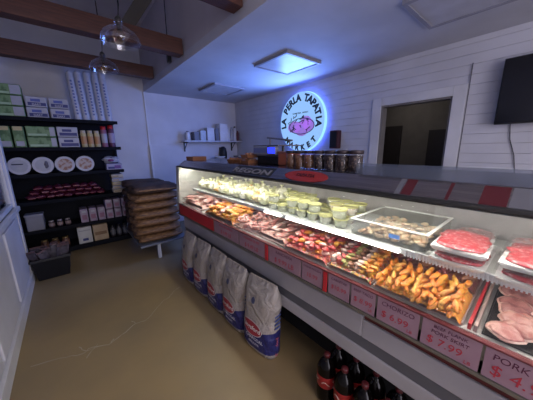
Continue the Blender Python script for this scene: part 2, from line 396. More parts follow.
# soap dispenser + sink-side things under the wall shelf
t = thing('towel_dispenser', 'rounded black dispenser on the wall below the wall shelf', 'dispenser', (2.86, 5.0, 1.30))
bm = B(); lathe(bm, [(0,0),(.06,0),(.085,.04),(.09,.16),(.07,.26),(.03,.30),(0,.30)], 20); obj('body', bm, black, t, True)
bxo('nozzle', (-.02,.02,-.10,-.05,.02,.06), steel_d, t); bxo('back_plate', (-.06,.06,.04,.068,0,.28), black, t)
bm = B()
t = thing('work_table', 'steel work table against far wall behind the display case', 'table', (0,0,0))
bxo('tabletop', (2.3, 3.25, 4.45, 5.05, 1.13, 1.17), steel, t, .004)
for x in (2.34, 3.18):
    for y in (4.5, 4.98): bm = B(); tube(bm, [(x,y,0),(x,y,1.13)], .02); obj('leg', bm, steel, t)
for i, (x, m) in enumerate(((3.12, steel), (2.62, pw))):
    t = thing('food_pan', ('steel' if i == 0 else 'white') + ' pan stack on the work table ' + ('right of' if i == 0 else 'left of') + ' the black dispenser', 'pan', (x, 4.75, 1.17))
    for k in range(5):
        bm = B(); lathe(bm, [(0,0),(.10,0),(.13,.035),(.125,.035),(.095,.006),(0,.006)], 20, cz=k*.045); obj('pan', bm, m, t, True)

# ------------------------------------------------------------------ deli display case
CY0, CY1 = -.85, 3.02
case = thing('display_case', 'long glass-fronted refrigerated meat display case with white base', 'display case', (0,0,0))
bm = B(); prism(bm, [(1.115,.39),(1.72,.39),(1.72,.80),(1.03,.80),(1.03,.745),(1.115,.70)], CY0, CY1); obj('base_cabinet', bm, lip_m, case)
bm = B(); box(bm, 1.34, 1.68, CY0+.02, CY1-.02, 0, .39); obj('kick_plate', bm, dark, case)
bm = B(); box(bm, 1.085, 1.115, CY0, CY1, .39, .475, .006); box(bm, 1.085, 1.115, .52, CY1, .545, .675, .006); box(bm, 1.085, 1.115, CY0, .52, .545, .655, .006); obj('front_panel', bm, wht_metal, case)
bm = B(); box(bm, 1.095, 1.115, CY0, CY1, .475, .545); obj('bumper_strip', bm, gry_metal, case)
bm = B(); box(bm, 1.095, 1.115, CY0, .515, .657, .70); obj('bumper_strip', bm, maroon, case)
bm = B(); box(bm, 1.03, 1.045, CY0, CY1, .745, .872); box(bm, 1.018, 1.045, CY0, CY1, .735, .747); obj('price_rail', bm, lip_m, case)
bm = B(); box(bm, 1.018, 1.045, CY0, CY1, .872, .881, .003); obj('rail_edge', bm, mat('red_edge', (.15,.025,.03), .5), case)
# interior
inn = mat('case_liner', (.66,.66,.62), .4); linr = mat('case_back_liner', (.34,.32,.32), .35)
bm = B(); box(bm, 1.66, 1.72, CY0, CY1, .80, 1.34); obj('back_liner', bm, linr, case)
bm = B(); prism(bm, [(1.045,.80),(1.66,.80),(1.66,.94),(1.05,.879)], CY0+.04, CY1-.04); obj('deck_pan', bm, mat('deck_steel', (.5,.47,.46), .35, .3), case)
def endp(y0, y1, m):
    bm = B(); prism(bm, [(1.03,.80),(1.72,.80),(1.72,1.41),(1.16,1.41),(1.065,1.345)], y0, y1); return obj('end_panel', bm, m, case)
endp(CY1-.04, CY1, inn); endp(CY0, CY0+.04, inn)
bm = B(); tube(bm, [(1.028,CY1,.80),(1.062,CY1,1.345)], .016, 8); obj('end_post', bm, mat('grey_post', (.13,.13,.14), .5), case)
bm = B(); prism(bm, [(1.065,1.345),(1.16,1.41),(1.74,1.41),(1.74,1.33),(1.60,1.33),(1.10,1.335)], CY0, CY1); obj('canopy', bm, steel, case)
bm = B(); box(bm, 1.052, 1.075, CY0, CY1, 1.336, 1.352, .003); obj('canopy_trim', bm, steel_d, case)
bm = B(); prism(bm, [(1.028,.884),(1.034,.884),(1.068,1.330),(1.062,1.330)], CY0+.01, CY1-.01); obj('front_glass', bm, glass_mat('case_glass', (.97,.98,.97), ior=1.48), case)
# inner shelf
bm = B(); box(bm, 1.165, 1.655, CY0+.05, 2.80, 1.062, 1.075, .002); obj('glass_shelf', bm, mat('frosted_shelf', (.62,.64,.62), .25), case)
bm = B(); box(bm, 1.150, 1.165, CY0+.05, 2.80, 1.052, 1.080, .003); obj('shelf_edge', bm, mat('shelf_chrome', (.7,.72,.74), .3, .5), case)
bm = B()
y = CY0+.06
while y < .38: box(bm, 1.143, 1.150, y, y+.006, 1.050, 1.082); y += .0125
obj('ribbed_light_cover', bm, mat('ribbed_clear', (.75,.78,.82), .2), case)
for x in (.0, 1.0, 2.0, 2.75):
    pass
bm = B(); box(bm, 1.138, 1.152, .40, 1.16, 1.057, 1.069, .003); box(bm, 1.138, 1.152, 1.22, 1.40, 1.057, 1.069, .003)
obj('shelf_light', bm, emis('led_tube', (1,.99,.93), 16), case)
bm = B(); box(bm, 1.170, 1.185, 1.4, 2.75, 1.046, 1.058); box(bm, 1.170, 1.185, CY0+.1, .36, 1.046, 1.058); obj('shelf_light', bm, emis('led_tube_2', (1,.97,.90), 12), case)
bm = B(); box(bm, 1.12, 1.15, CY0+.1, CY1-.08, 1.318, 1.334, .004); obj('canopy_light', bm, emis('led_tube_3', (1,.98,.90), 38), case)
bm = B(); prism(bm, [(1.105,1.318),(1.11,1.318),(1.11,1.336),(1.105,1.336)], CY0+.05, CY1-.05); obj('light_shield', bm, steel_d, case)
# clear upstand on the case top
bm = B(); box(bm, 1.165, 1.171, CY0, .66, 1.41, 1.468); obj('upstand', bm, haze_plastic('bluish_acrylic', (.16,.19,.27), .40, .15), case)
# lettering, plus red and white patches painted as reflections, on the sloped canopy face
def canopy_patch(y0, y1, a=.06, b=.94, off=.0012):
    bm = B(); nx, nz = -.065, .095; l = math.hypot(nx, nz); nx, nz = nx/l, nz/l
    P = lambda u, o: (1.065+.095*u+nx*o, 1.345+.065*u+nz*o)
    prism(bm, [P(a,0), P(b,0), P(b,off), P(a,off)], y0, y1); return bm
refl_red = mat('reflection_red', (.09,.012,.018), .35); refl_white = mat('reflection_white', (.15,.15,.18), .35)
obj('reflection_patch', canopy_patch(.075,.145), refl_red, case); obj('reflection_patch', canopy_patch(.005,.070), refl_white, case); obj('reflection_patch', canopy_patch(-.08,-.01), refl_red, case)
obj('reflection_patch', canopy_patch(.232,.243), refl_red, case); obj('reflection_patch', canopy_patch(.36,.40), refl_red, case); obj('reflection_patch', canopy_patch(.405,.425), refl_white, case)
slope = math.atan2(.065, .095)
CF = Matrix(((0, math.cos(slope), -math.sin(slope), 0),(-1,0,0,0),(0, math.sin(slope), math.cos(slope), 0),(0,0,0,1)))
g = text_bm('REGON', .075, .001, offset=.002); bmesh.ops.scale(g, vec=(1.9,1,1), verts=g.verts)
xf(g, T(1.065+.02, 1.52, 1.345+.016) @ CF @ T(0,0,.0015)); obj('brand_lettering', g, mat('silver_letter', (.30,.29,.29), .4), case)
obj('brand_plate', canopy_patch(1.26,1.76), steel_d, case)
# red oval badge
bm = B(); lathe(bm, [(0,0),(.058,0),(.058,.003),(0,.003)], 32); bmesh.ops.scale(bm, vec=(2.9,.85,1), verts=bm.verts)
xf(bm, T(1.1125, .965, 1.3775) @ CF); bd = obj('oval_badge', bm, mat('badge_red', (.40,.035,.035), .5), case)
g = text_bm('TAPATIA', .038, .0006, offset=.001); xf(g, T(1.106,.965,1.3735) @ CF @ T(0,0,.0042)); obj('badge_lettering', g, mat('badge_dark', (.06,.005,.01), .5), bd)

# ------------------------------------------------------------------ price cards in the rail
def price_card(y0, y1, lines, lab, m=card):
    t = thing('price_card', lab, 'price card', (1.029, (y0+y1)/2, .75), 0, 'price cards in the red-edged rail')
    w = (y0-y1)/2-.003; w = abs(w)
    bxo('card', (-.0035,0,-w,w,0,.119), m, t)
    for (s, size, dy, z, mm) in lines:
        g = text_bm(s, size, .0004, offset=size*-.004, shear=.1); xf(g, T(-.0042, -dy, z) @ FX); obj('handwriting', g, mm, t)
dk = mat('dark_marker_ink', (.10,.015,.045), .7); IR = ink_red
price_card(.052,-.20, [('PORK CHOPS',.034,0,.080,dk),('$ 4.99',.060,-.03,.022,IR),('LB',.022,.09,.01,IR)], 'handwritten card reading PORK CHOPS $4.99 LB at the right end of the rail')
price_card(.245,.055, [('BEEF FLANK',.020,0,.095,dk),('PORK SKIRT',.022,0,.070,dk),('$ 7.99',.046,-.015,.024,IR),('LB',.02,.06,.008,IR)], 'handwritten card reading PORK SKIRT $7.99 LB below the orange chicken')
price_card(.43,.25, [('CHORIZO',.030,0,.084,dk),('$ 6.99',.046,-.01,.028,IR),('LB',.02,.055,.012,IR)], 'handwritten card reading CHORIZO $6.99 LB between two other cards')
price_card(.565,.435, [('BEEF TACO',.020,0,.090,dk),('$ 8.99',.038,0,.036,IR),('LB',.018,.04,.015,IR)], 'narrow handwritten card reading $8.99 under the mixed fajita meat')
price_card(.705,.57, [('CARNITAS',.020,0,.090,dk),('$10.99',.034,0,.040,IR)], 'handwritten card reading $10.99 right of the nearer red clip')
price_card(.90,.74, [('CARNE MOLIDA',.018,0,.092,dk),('10.99',.038,0,.036,IR)], 'handwritten card left of the nearer red clip, reading 10.99')
price_card(1.22,.905, [('RANCHERA',.030,0,.084,dk),('$ 9.99 LB',.048,0,.022,IR)], 'wide handwritten card right of the farther red clip, reading $9.99 LB')
price_card(1.60,1.26, [('MILANESA DE RES',.026,0,.086,IR),('$ 9.49 LB',.046,0,.022,IR)], 'handwritten card left of the farther red clip, reading $9.49 LB')
price_card(2.04,1.61, [('POLLO ADOBADO',.028,0,.086,IR),('$ 5.99 LB',.048,0,.022,IR)], 'handwritten card next to the bright red blank card, reading $5.99 LB')
c = bxo('red_card', (1.024,1.029,2.06,2.96,.75,.869), red_p); tag(c, 'long bright red blank card at the far end of the rail', 'card')
c = bxo('price_rail_clip', (1.020,1.028,1.225,1.252,.748,.868), red_p); tag(c, 'red rail clip between price cards, farther of two', 'clip')
c = bxo('price_rail_clip', (1.020,1.028,.712,.734,.748,.868), red_p); tag(c, 'red rail clip between price cards, nearer of two', 'clip')

# ------------------------------------------------------------------ meat on the lower deck
def meat(name, c, c2, **k): return mat(name, c, .35, c2=c2, nscale=k.get('ns', 30), bump=.5, bscale=60, coat=.2, lo=.4, hi=.6)
orange = meat('orange_marinade', (.80,.22,.03), (.75,.38,.05), ns=20)
yellow = meat('yellow_marinade', (.75,.42,.08), (.65,.20,.04), ns=20)
brown = meat('browned_meat', (.22,.08,.04), (.34,.14,.07))
beef = meat('red_beef', (.50,.025,.03), (.58,.12,.11), ns=40)
beefd = meat('dark_beef', (.20,.03,.035), (.30,.08,.08), ns=25)
pink = meat('pale_pork', (.70,.28,.24), (.72,.48,.42), ns=25)
fat = meat('white_fat', (.75,.60,.52), (.7,.35,.3), ns=30)
green = meat('green_herb', (.30,.33,.09), (.5,.42,.16))
marb = mat('marbled_beef', (.50,.035,.05), .3, c2=(.80,.45,.45), nscale=70, bump=.3, coat=.6, lo=.5, hi=.72)
def deckz(x): return .880 + (x-1.055)*.103
def tray(x0, x1, y0, y1, m, lab, group='meat trays on the lower deck', h=.012):
    x0 -= .008; z = deckz((x0+x1)/2)+.002
    t = thing('meat_tray', lab, 'tray', ((x0+x1)/2, (y0+y1)/2, z), 0, group); t.rotation_euler = (0, -.103, 0)
    a, b = (x1-x0)/2, (y1-y0)/2
    bxo('tray_base', (-a,a,-b,b,0,.004), m, t)
    bm = B(); box(bm,-a,a,-b,-b+.005,.004,h); box(bm,-a,a,b-.005,b,.004,h); box(bm,-a,-a+.004,-b+.005,b-.005,.004,h*.5); box(bm,a-.005,a,-b+.005,b-.005,.004,h)
    obj('tray_rim', bm, m, t); return z+.006
PROTO = {}
def piece(name, m, c, s, rot, label, group, tilt=0, var=0, rough=.3, cat='meat'):
    key = (name, m.name, var, tuple(round(x, 3) for x in s))
    if key not in PROTO:
        bm = B(); blob(bm, (0,0,0), s, seed=var+len(PROTO), rough=rough, sub=2, freq=1.5)
        o = obj(name, bm, m, None, True); PROTO[key] = o
    else:
        o = PROTO[key].copy(); COL.objects.link(o)
    o.location = c; o.rotation_euler = (rnd(-.15,.15), tilt, rot); tag(o, label, cat, group); return o
def bed(name, ms, x0, x1, y0, y1, h, label):
    bm = B(); nx = int((x1-x0)/.008); ny = int((y1-y0)/.008); g = []
    for i in range(nx+1):
        row = []
        for j in range(ny+1):
            x = x0+(x1-x0)*i/nx; y = y0+(y1-y0)*j/ny; e = min(1, .8+i/nx*6, 12*(nx-i)/nx, 16*min(j, ny-j)/ny)
            q = noise.noise(Vector((x*38, y*38, h*99)))*.5 + noise.noise(Vector((x*80, y*80, 3)))*.3
            row.append(bm.verts.new((x, y, deckz(x)+.006 + e*(h*(1+.5*q)))))
        g.append(row)
    for i in range(nx):
        for j in range(ny):
            f = bm.faces.new((g[i][j], g[i+1][j], g[i+1][j+1], g[i][j+1])); f.material_index = int(abs(noise.noise(Vector((i*.45,j*.45,h*50))))*997) % len(ms)
    o = obj(name, bm, list(ms), None, True); tag(o, label, 'meat'); o['kind'] = 'stuff'; return o
def pile(name, ms, x0, x1, y0, y1, s, n, label, group, h=.05, rot=(0,6.28), layers=2, tiltr=.3, rough=.3, zb=.006):
    bed(name+'_heap', ms, max(1.052, x0-.02), x1+.008, y0-.010, y1+.008, h+.010, 'heap filling the tray under each ' + label)
    zb += h*.75
    i = 0
    nx = max(1, int(round(math.sqrt(n/layers*(x1-x0)/(y1-y0))))); ny = max(1, int(math.ceil(n/layers/nx)))
    for L in range(layers):
        for a in range(nx):
            for b in range(ny):
                if i >= n: return
                x = x0 + (x1-x0)*(a+.5+rnd(-.25,.25))/nx; y = y0 + (y1-y0)*(b+.5+rnd(-.25,.25))/ny
                z = deckz(x) + zb + s[2] + L*h + .02*(x-x0)/(x1-x0)
                piece(name, ms[i % len(ms)], (x, y, z), s, rnd(*rot), label, group, rnd(-tiltr,tiltr), i % 3, rough); i += 1
wt = mat('white_tray', (.42,.30,.28), .4); bt = mat('black_tray', (.012,.012,.014), .35)
# chops
tray(1.07,1.42,-.075,.070, bt, 'black tray holding pork chops at the near end of the deck')
for k in range(10):
    x = 1.095 + k*.032; t0 = thing('pork_chop', 'pink pork chop with pale fat rim lying in the black tray', 'meat', (x, rnd(-.02,.015)-.002, deckz(x)+.028+.006*(k%3)), rnd(-.5,.5), 'pork chops in the black tray')
    t0.rotation_euler[1] = -.35
    v = k*3
    bm = B(); blob(bm, (0,0,.002), (.036,.046,.012), v, .09, 3); obj('lean', bm, meat('chop_pink', (.42,.13,.12), (.58,.30,.26), ns=30) if k < 4 else meat('dull_pork', (.20,.06,.06), (.36,.15,.14)), t0, True)
    bm = B(); blob(bm, (0,0,-.002), (.041,.053,.010), v, .09, 3); obj('fat_rim', bm, fat, t0, True)
tray(1.07,1.50,-.36,-.085, mat('red_tray', (.5,.03,.04), .4), 'red tray at the extreme right edge of the deck')
pile('beef_slice', [beef], 1.10,1.45,-.33,-.11,(.05,.06,.014),9,'dark red beef slice on the red tray at the right edge','beef slices on the red tray', .03)
for y, m, lab in ((.105, red_p, 'red upright divider beside the pork chop tray'), (.088, wt, 'white upright divider touching the pork chop tray')):
    bm = B(); prism(bm, [(1.06,.872),(1.42,.91),(1.42,.945),(1.06,.905)], y-.005, y+.005); tag(obj('deck_divider', bm, m), lab, 'divider')
# orange chicken
tray(1.07,1.27,.125,.47, wt, 'white tray under the orange marinated chicken')
pile('chicken_strip', [orange, yellow, orange], 1.050,1.27,.14,.46,(.036,.010,.013),126,'orange marinated chicken strip in the pile behind the front glass','orange chicken strips', .016, (-.5,.5), 3, .3, .18)
tray(1.28,1.60,.125,.47, wt, 'white tray under the browned meat slices')
pile('browned_slice', [brown, beefd], 1.30,1.58,.14,.46,(.055,.014,.016),48,'browned meat slice behind the orange chicken','browned meat slices', .022, (-.5,.5), 3, .3, .18)
# fajita mix
tray(1.07,1.60,.48,.73, wt, 'white tray under the mixed fajita meat')
pile('fajita_piece', [orange, yellow, fat, brown, green, beef, fat], 1.064,1.34,.49,.72,(.014,.022,.008),140,'small fajita meat piece mixed with pale onion and herbs','fajita mix pieces', .018, (0,6.28), 3, .4)
pile('beef_slice', [beefd, brown, beef], 1.36,1.58,.49,.72,(.05,.04,.016),14,'dark beef slice lying behind the fajita mix','beef slices behind the fajita mix', .030)
# red beef
tray(1.07,1.60,.74,1.09, wt, 'white tray under the bright red beef')
pile('beef_chunk', [beef, beef, pink, orange, beef], 1.064,1.36,.75,1.08,(.018,.026,.011),110,'bright red beef chunk in the pile left of the fajita mix','red beef chunks', .022, (0,6.28), 3, .4)
pile('beef_slice', [beefd, beef], 1.38,1.58,.75,1.08,(.06,.045,.018),14,'dark beef slice lying behind the red beef chunks','beef slices behind the red chunks', .030)
# long pale slices
tray(1.07,1.60,1.10,1.42, wt, 'white tray under the long pale pork slices')
pile('pork_slice', [pink, fat, pink], 1.105,1.40,1.12,1.41,(.085,.022,.012),24,'long pale pink pork slice left of the red beef','long pale pork slices', .020, (-.3,.3), 3, .25)
pile('beef_slice', [beefd], 1.44,1.58,1.12,1.41,(.05,.05,.018),8,'dark beef slice lying behind the pale pork slices','beef slices behind the pork slices', .030)
# rolls
tray(1.07,1.60,1.43,1.72, wt, 'white tray under the ring-shaped pink rolls')
for k in range(22):
    x = 1.10 + .055*(k % 5) + rnd(-.01,.01); y = 1.465 + .055*((k//5) % 5); z = deckz(x)+.035+.022*(k//12)
    if k == 0:
        bm = B(); pts = [(.024*math.cos(a), .024*math.sin(a), .004*math.sin(3*a)) for a in [i*.35 for i in range(19)]]; tube(bm, pts, .010, 8); ring = obj('sausage_ring', bm, pink, None, True); q = ring
    else: q = ring.copy(); COL.objects.link(q)
    q.location = (x,y,z); q.rotation_euler = (rnd(-.7,.7), rnd(-.7,.7), rnd(0,6)); tag(q, 'curled pink ring of meat in the pile left of the pork slices', 'meat', 'curled pink meat rings')
pile('beef_slice', [beefd, brown], 1.40,1.58,1.45,1.71,(.05,.05,.018),10,'dark beef slice lying behind the curled pink rings','beef slices behind the pink rings', .030)
# yellow chicken
tray(1.07,1.60,1.73,2.30, wt, 'white tray under the yellow chicken pieces')
pile('chicken_piece', [yellow, orange, yellow, pink], 1.068,1.30,1.74,2.28,(.035,.05,.020),44,'yellow marinated chicken piece at the far part of the deck','yellow chicken pieces', .03, (0,6.28), 2, .3)
pile('beef_slice', [beefd, beef, pink], 1.34,1.58,1.74,2.28,(.06,.06,.022),18,'dark red slice lying behind the yellow chicken','slices behind the yellow chicken', .035)
bm = B(); blob(bm, (1.24,2.33,deckz(1.24)+.055), (.05,.06,.035), 4, .4); tag(obj('blue_packet', bm, mat('blue_packet', (.10,.14,.45), .35), None, True), 'small blue wrapped packet lying among the dark meat', 'packet')
tray(1.07,1.60,2.40,2.94, wt, 'white tray at the far end holding pale pork slabs')
pile('pork_slab', [pink, fat], 1.11,1.42,2.42,2.92,(.11,.05,.018),12,'pale pork slab at the far end of the deck','pale pork slabs at the far end', .028, (-.4,.4), 2, .15)
pile('beef_slice', [beefd, brown], 1.42,1.58,2.34,2.72,(.07,.06,.03),8,'dark meat slab at the far end behind the pork','dark slabs at the far end', .04)

# ------------------------------------------------------------------ packs and cups on the inner shelf
SZ0 = 1.0765
cup_clear = haze_plastic('cup_plastic', (.72,.74,.66), .35, .15)
def cup(fill, lab):
    t = thing('salsa_cup', lab, 'cup', (0,0,-5), 0, 'plastic deli cups on the inner shelf')
    bm = B(); lathe(bm, [(0,.002),(.034,.002),(.042,.046),(0,.046)], 20); obj('filling', bm, fill, t, True)
    bm = B(); lathe(bm, [(.0355,0),(.044,.050),(.043,.050),(.0345,0)], 20); obj('cup_wall', bm, cup_clear, t, True)
    bm = B(); lathe(bm, [(0,.050),(.046,.048),(.048,.051),(.048,.056),(.040,.056),(.038,.053),(0,.053)], 20); obj('lid', bm, haze_plastic('lid_plastic', (.66,.64,.28), .6, .2), t, True)
    return t
guac = meat('guacamole', (.42,.46,.10), (.55,.56,.24), ns=30); salsa = meat('red_salsa', (.65,.20,.06), (.55,.35,.12), ns=30); crm = meat('cream_filling', (.55,.52,.36), (.62,.60,.48), ns=20)
protos = [cup(guac, 'green-filled lidded deli cup'), cup(salsa, 'orange-red salsa cup'), cup(crm, 'cream-filled lidded deli cup')]
used = [0,0,0]
cl = [('green-filled lidded deli cup on the inner shelf among the others'), ('orange-red salsa cup among the green cups'), ('cream-filled lidded deli cup on the inner shelf left of the clear box')]
cupspots = []
for i in range(7):
    for j in range(3):
        cupspots.append((1.225 + j*.105, .775 + i*.10, 0))
k = 0
for (x, y, z) in cupspots:
    hgt = 2 if (k % 4 != 3) else 1
    for L in range(hgt):
        kind = 1 if k in (1, 4) else (2 if k % 5 == 3 else 0)
        p = protos[kind]; loc = (x + rnd(-.006,.006), y + rnd(-.006,.006), SZ0 + L*.0565)
        if not used[kind]: p.location = loc; p['label'] = cl[kind]; p.name = 'salsa_cup'; used[kind] = 1
        else: dup(p, loc, rnd(0,6), cl[kind])
    k += 1
# pale bags of cheese and greens further back
bagm = [meat('pale_green_pack', (.62,.62,.32), (.72,.70,.50), ns=12), meat('cream_pack', (.75,.72,.52), (.8,.78,.66), ns=12), meat('orange_pack', (.75,.40,.15), (.75,.6,.35), ns=12)]
n = 0; bp = {}
for i in range(13):
    for j in range(3):
        kk = 2 if (i, j) in ((1,0),(4,1),(8,0)) else (i+j) % 2
        x = 1.24 + j*.14; y = 1.50 + i*.098
        if kk not in bp:
            q = thing('cheese_bag', '', 'bag', (x,y,SZ0+.055), 0, 'knotted bags and packs on the inner shelf')
            bm = B(); blob(bm, (0,0,0), (.06,.05,.045), kk, .25, 3, freq=2.2); obj('bag_body', bm, bagm[kk], q, True)
            bm = B(); lathe(bm, [(.012,.035),(.006,.052),(.022,.07),(.018,.07),(0,.05)], 8); obj('bag_knot', bm, bagm[kk], q, True)
            bp[kk] = q
        else: q = dup(bp[kk], (x,y,SZ0+.055), rnd(0,6))
        q.rotation_euler = (0,0,rnd(0,6)); q.scale = (1,1,rnd(.8,1.15)); q.location.z = SZ0+.045*q.scale.z*1.32
        q['label'] = {0:'pale green knotted bag in the row toward the far end of the inner shelf',1:'cream-coloured knotted bag in the row toward the far end of the inner shelf',2:'orange knotted bag standing out among the pale bags'}[kk]
# clear clamshell
t = thing('clear_food_box', 'large clear lidded plastic box on the inner shelf between cups and meat packs', 'container', (1.365, .485, SZ0))
cp = haze_plastic('clamshell', (.72,.72,.68), .12, .1)
a, b, hh = .195, .18, .085
bm = B()
box(bm, -a,a,-b,b,0,.003); box(bm,-a,a,-b,-b+.003,.003,hh); box(bm,-a,a,b-.003,b,.003,hh); box(bm,-a,-a+.003,-b,b,.003,hh); box(bm,a-.003,a,-b,b,.003,hh)
obj('box_body', bm, cp, t)
bm = B(); box(bm, -a-.008,a+.008,-b-.008,-b+.008,hh,hh+.007,.003); box(bm,-a-.008,a+.008,b-.008,b+.008,hh,hh+.007,.003); box(bm,-a-.008,-a+.008,-b,b,hh,hh+.007,.003); box(bm,a-.008,a+.008,-b,b,hh,hh+.007,.003)
obj('box_rim', bm, mat('clam_rim', (.75,.76,.74), .15), t)
bxo('box_lid', (-a,a,-b,b,hh+.002,hh+.004), haze_plastic('clam_lid', (.75,.76,.74), .08, .08), t)
bm = B(); box(bm, -a-.0015,-a-.0005,-.07,-.02,.035,.055); obj('label_sticker', bm, mat('blue_label', (.10,.25,.65), .5), t)
bm = B()
for k in range(170): blob(bm, (rnd(-a+.025,a-.025), rnd(-b+.025,b-.025), rnd(.012,.04)), (.022,.016,.010), k, .3, 1, rnd(0,6))
o = obj('food_filling', bm, meat('shredded_food', (.62,.50,.32), (.6,.36,.22), ns=30), t, True); 
# meat packs
def pack(x0, x1, y0, y1, z, lab, m=marb, tilt=0):
    t = thing('meat_pack', lab, 'meat pack', ((x0+x1)/2, (y0+y1)/2, z), tilt, 'wrapped trays of sliced red meat on the inner shelf')
    a, b = (x1-x0)/2, (y1-y0)/2
    bm = B(); vs = box(bm, -a,a,-b,b,0,.022)
    for v in vs[:4]: v.co.x *= .9; v.co.y *= .88
    bmesh.ops.bevel(bm, geom=list(bm.edges), offset=.005, segments=2, affect='EDGES'); obj('foam_tray', bm, foam, t)
    bm = B()
    for k in range(4):
        blob(bm, (-a*.5+k*a*.33, 0, .028+.0025*k), (a*.46, b*.90, .013), k+5, .10, 3)
    obj('meat_slices', bm, m, t, True)
    bm = B(); box(bm, -a-.001,a+.001,-b-.001,b+.001,.047,.0475); 
    obj('film', bm, glass_mat('film', (.98,.97,.97), ior=1.3, rough=.08), t)
    return t
pack(1.11,1.37,.095,.28,SZ0,'red meat pack at the bottom of the stack beside the clear box')
pack(1.115,1.375,.10,.285,SZ0+.050,'red meat pack on top of the stack beside the clear box',tilt=.04)
pack(1.10,1.37,-.14,.075,SZ0,'red meat pack at the bottom of the stack at the right picture edge')
pack(1.105,1.37,-.145,.07,SZ0+.050,'red meat pack on top of the stack at the right picture edge',tilt=-.03)
dmarb = mat('paler_marbled', (.55,.12,.12), .3, c2=(.75,.5,.5), nscale=60, coat=.5)
pack(1.46,1.63,.12,.28,SZ0,'smaller pale meat pack in the back row behind the left stack',dmarb)
pack(1.46,1.63,-.10,.07,SZ0,'smaller pale meat pack in the back row behind the right stack',dmarb)

# ------------------------------------------------------------------ things on top of the case
TZ = 1.4105
def jar(y, i):
    dark_c = i < 4
    lab = ('dark-filled spice jar with gold specks, jar %s from the right end of the row' if dark_c else 'amber-brown spice jar, %s of the left trio beside the orange bin') % ((['first','second','third','fourth'][i]) if dark_c else ['rightmost','middle','leftmost'][i-4])
    t = thing('spice_jar', lab, 'jar', (1.255, y, TZ), rnd(0,3), 'spice jars in a row on the case top')
    fm_ = mat('dark_spice', (.035,.022,.025), .6, c2=(.35,.26,.18), nscale=90, lo=.55, hi=.68) if dark_c else mat('amber_spice', (.16,.07,.035), .6, c2=(.30,.16,.08), nscale=60, lo=.5, hi=.66)
    bm = B(); lathe(bm, [(0,.003),(.037,.003),(.037,.092),(0,.092)], 20); obj('contents', bm, fm_, t, True)
    bm = B(); lathe(bm, [(0,0),(.040,0),(.041,.006),(.041,.095),(.036,.102)], 24); obj('glass_jar', bm, glass_mat('jar_glass', (.9,.88,.88), ior=1.5), t, True)
    bm = B(); lathe(bm, [(.037,.100),(.041,.101),(.041,.118),(.036,.121),(0,.121)], 24); obj('lid', bm, mat('jar_lid', (.05,.035,.04), .35, .4), t, True)
for i in range(7): jar(.715 + i*.084, i)
t = thing('orange_bin', 'small orange-brown bin between the scale display and the amber jars', 'bin', (1.40, 1.385, TZ))
bm = B(); box(bm,-.06,.06,-.07,.07,0,.10,.008); obj('body', bm, mat('orange_bin', (.42,.12,.06), .6), t); bxo('rim', (-.065,.065,-.075,.075,.10,.112), mat('orange_bin_rim', (.35,.14,.10), .5), t, .003)
t = thing('weighing_scale', 'dark counter scale with a glowing blue display on the case top', 'scale', (1.46, 1.62, TZ))
bxo('base', (-.10,.14,-.14,.14,0,.07), black, t, .01)
bxo('body', (-.10,.12,-.15,.15,.07,.105), mat('scale_grey', (.16,.17,.22), .4), t, .006)
bxo('platter', (-.12,.16,-.17,.17,.155,.165), steel, t, .003)
bm = B(); 
for y in (-.1,.1): tube(bm, [(0,y,.10),(0,y,.156)], .012)
obj('post', bm, steel_d, t)
bxo('display_housing', (-.135,-.10,-.15,.15,.085,.150), mat('housing_grey', (.22,.23,.30), .4), t, .004)
bxo('display', (-.139,-.135,-.145,-.055,.095,.145), emis('blue_display', (.03,.05,1), 1.8), t)
bxo('display', (-.139,-.135,-.04,.14,.10,.140), mat('pale_panel', (.12,.15,.35), .3), t)
bm = B(); tube(bm, [(.05,-.16,.20),(.05,.17,.235)], .008); tube(bm, [(.05,-.13,.165),(.05,-.13,.203)], .006);tube(bm, [(.05,.13,.165),(.05,.13,.231)], .006); obj('paper_roll_bar', bm, gp, t)
for i in range(4):
    y = 1.86 + (i % 3)*.13
    t = thing('snack_tray', ['orange-brown snack tray touching the scale','orange-brown snack tray in the middle of three','orange-brown snack tray farthest from the scale','orange-brown snack tray stacked on top of the others'][i], 'tray', (1.36, y, TZ + (.052 if i == 3 else 0)), 0, 'orange-brown trays left of the scale')
    bm = B(); vs = box(bm,-.08,.08,-.06,.06,0,.03)
    for v in vs[:4]: v.co.x *= .85; v.co.y *= .85
    obj('carton', bm, cardb, t)
    bm = B()
    for k in range(12): blob(bm, (rnd(-.06,.06), rnd(-.045,.045), .036), (.018,.018,.012), k, .3, 1)
    obj('snacks', bm, mat('snacks', (.45,.18,.07), .6, c2=(.30,.20,.14)), t, True)
t = thing('cardboard_box', 'small brown cardboard box at the far left end of the case top', 'box', (1.26, 2.90, TZ))
bxo('box_body', (-.08,.10,-.10,.10,0,.048), cardb, t, .002); bxo('packing_tape', (-.081,.101,-.02,.02,.047,.0495), mat('tape', (.3,.17,.09), .3), t)

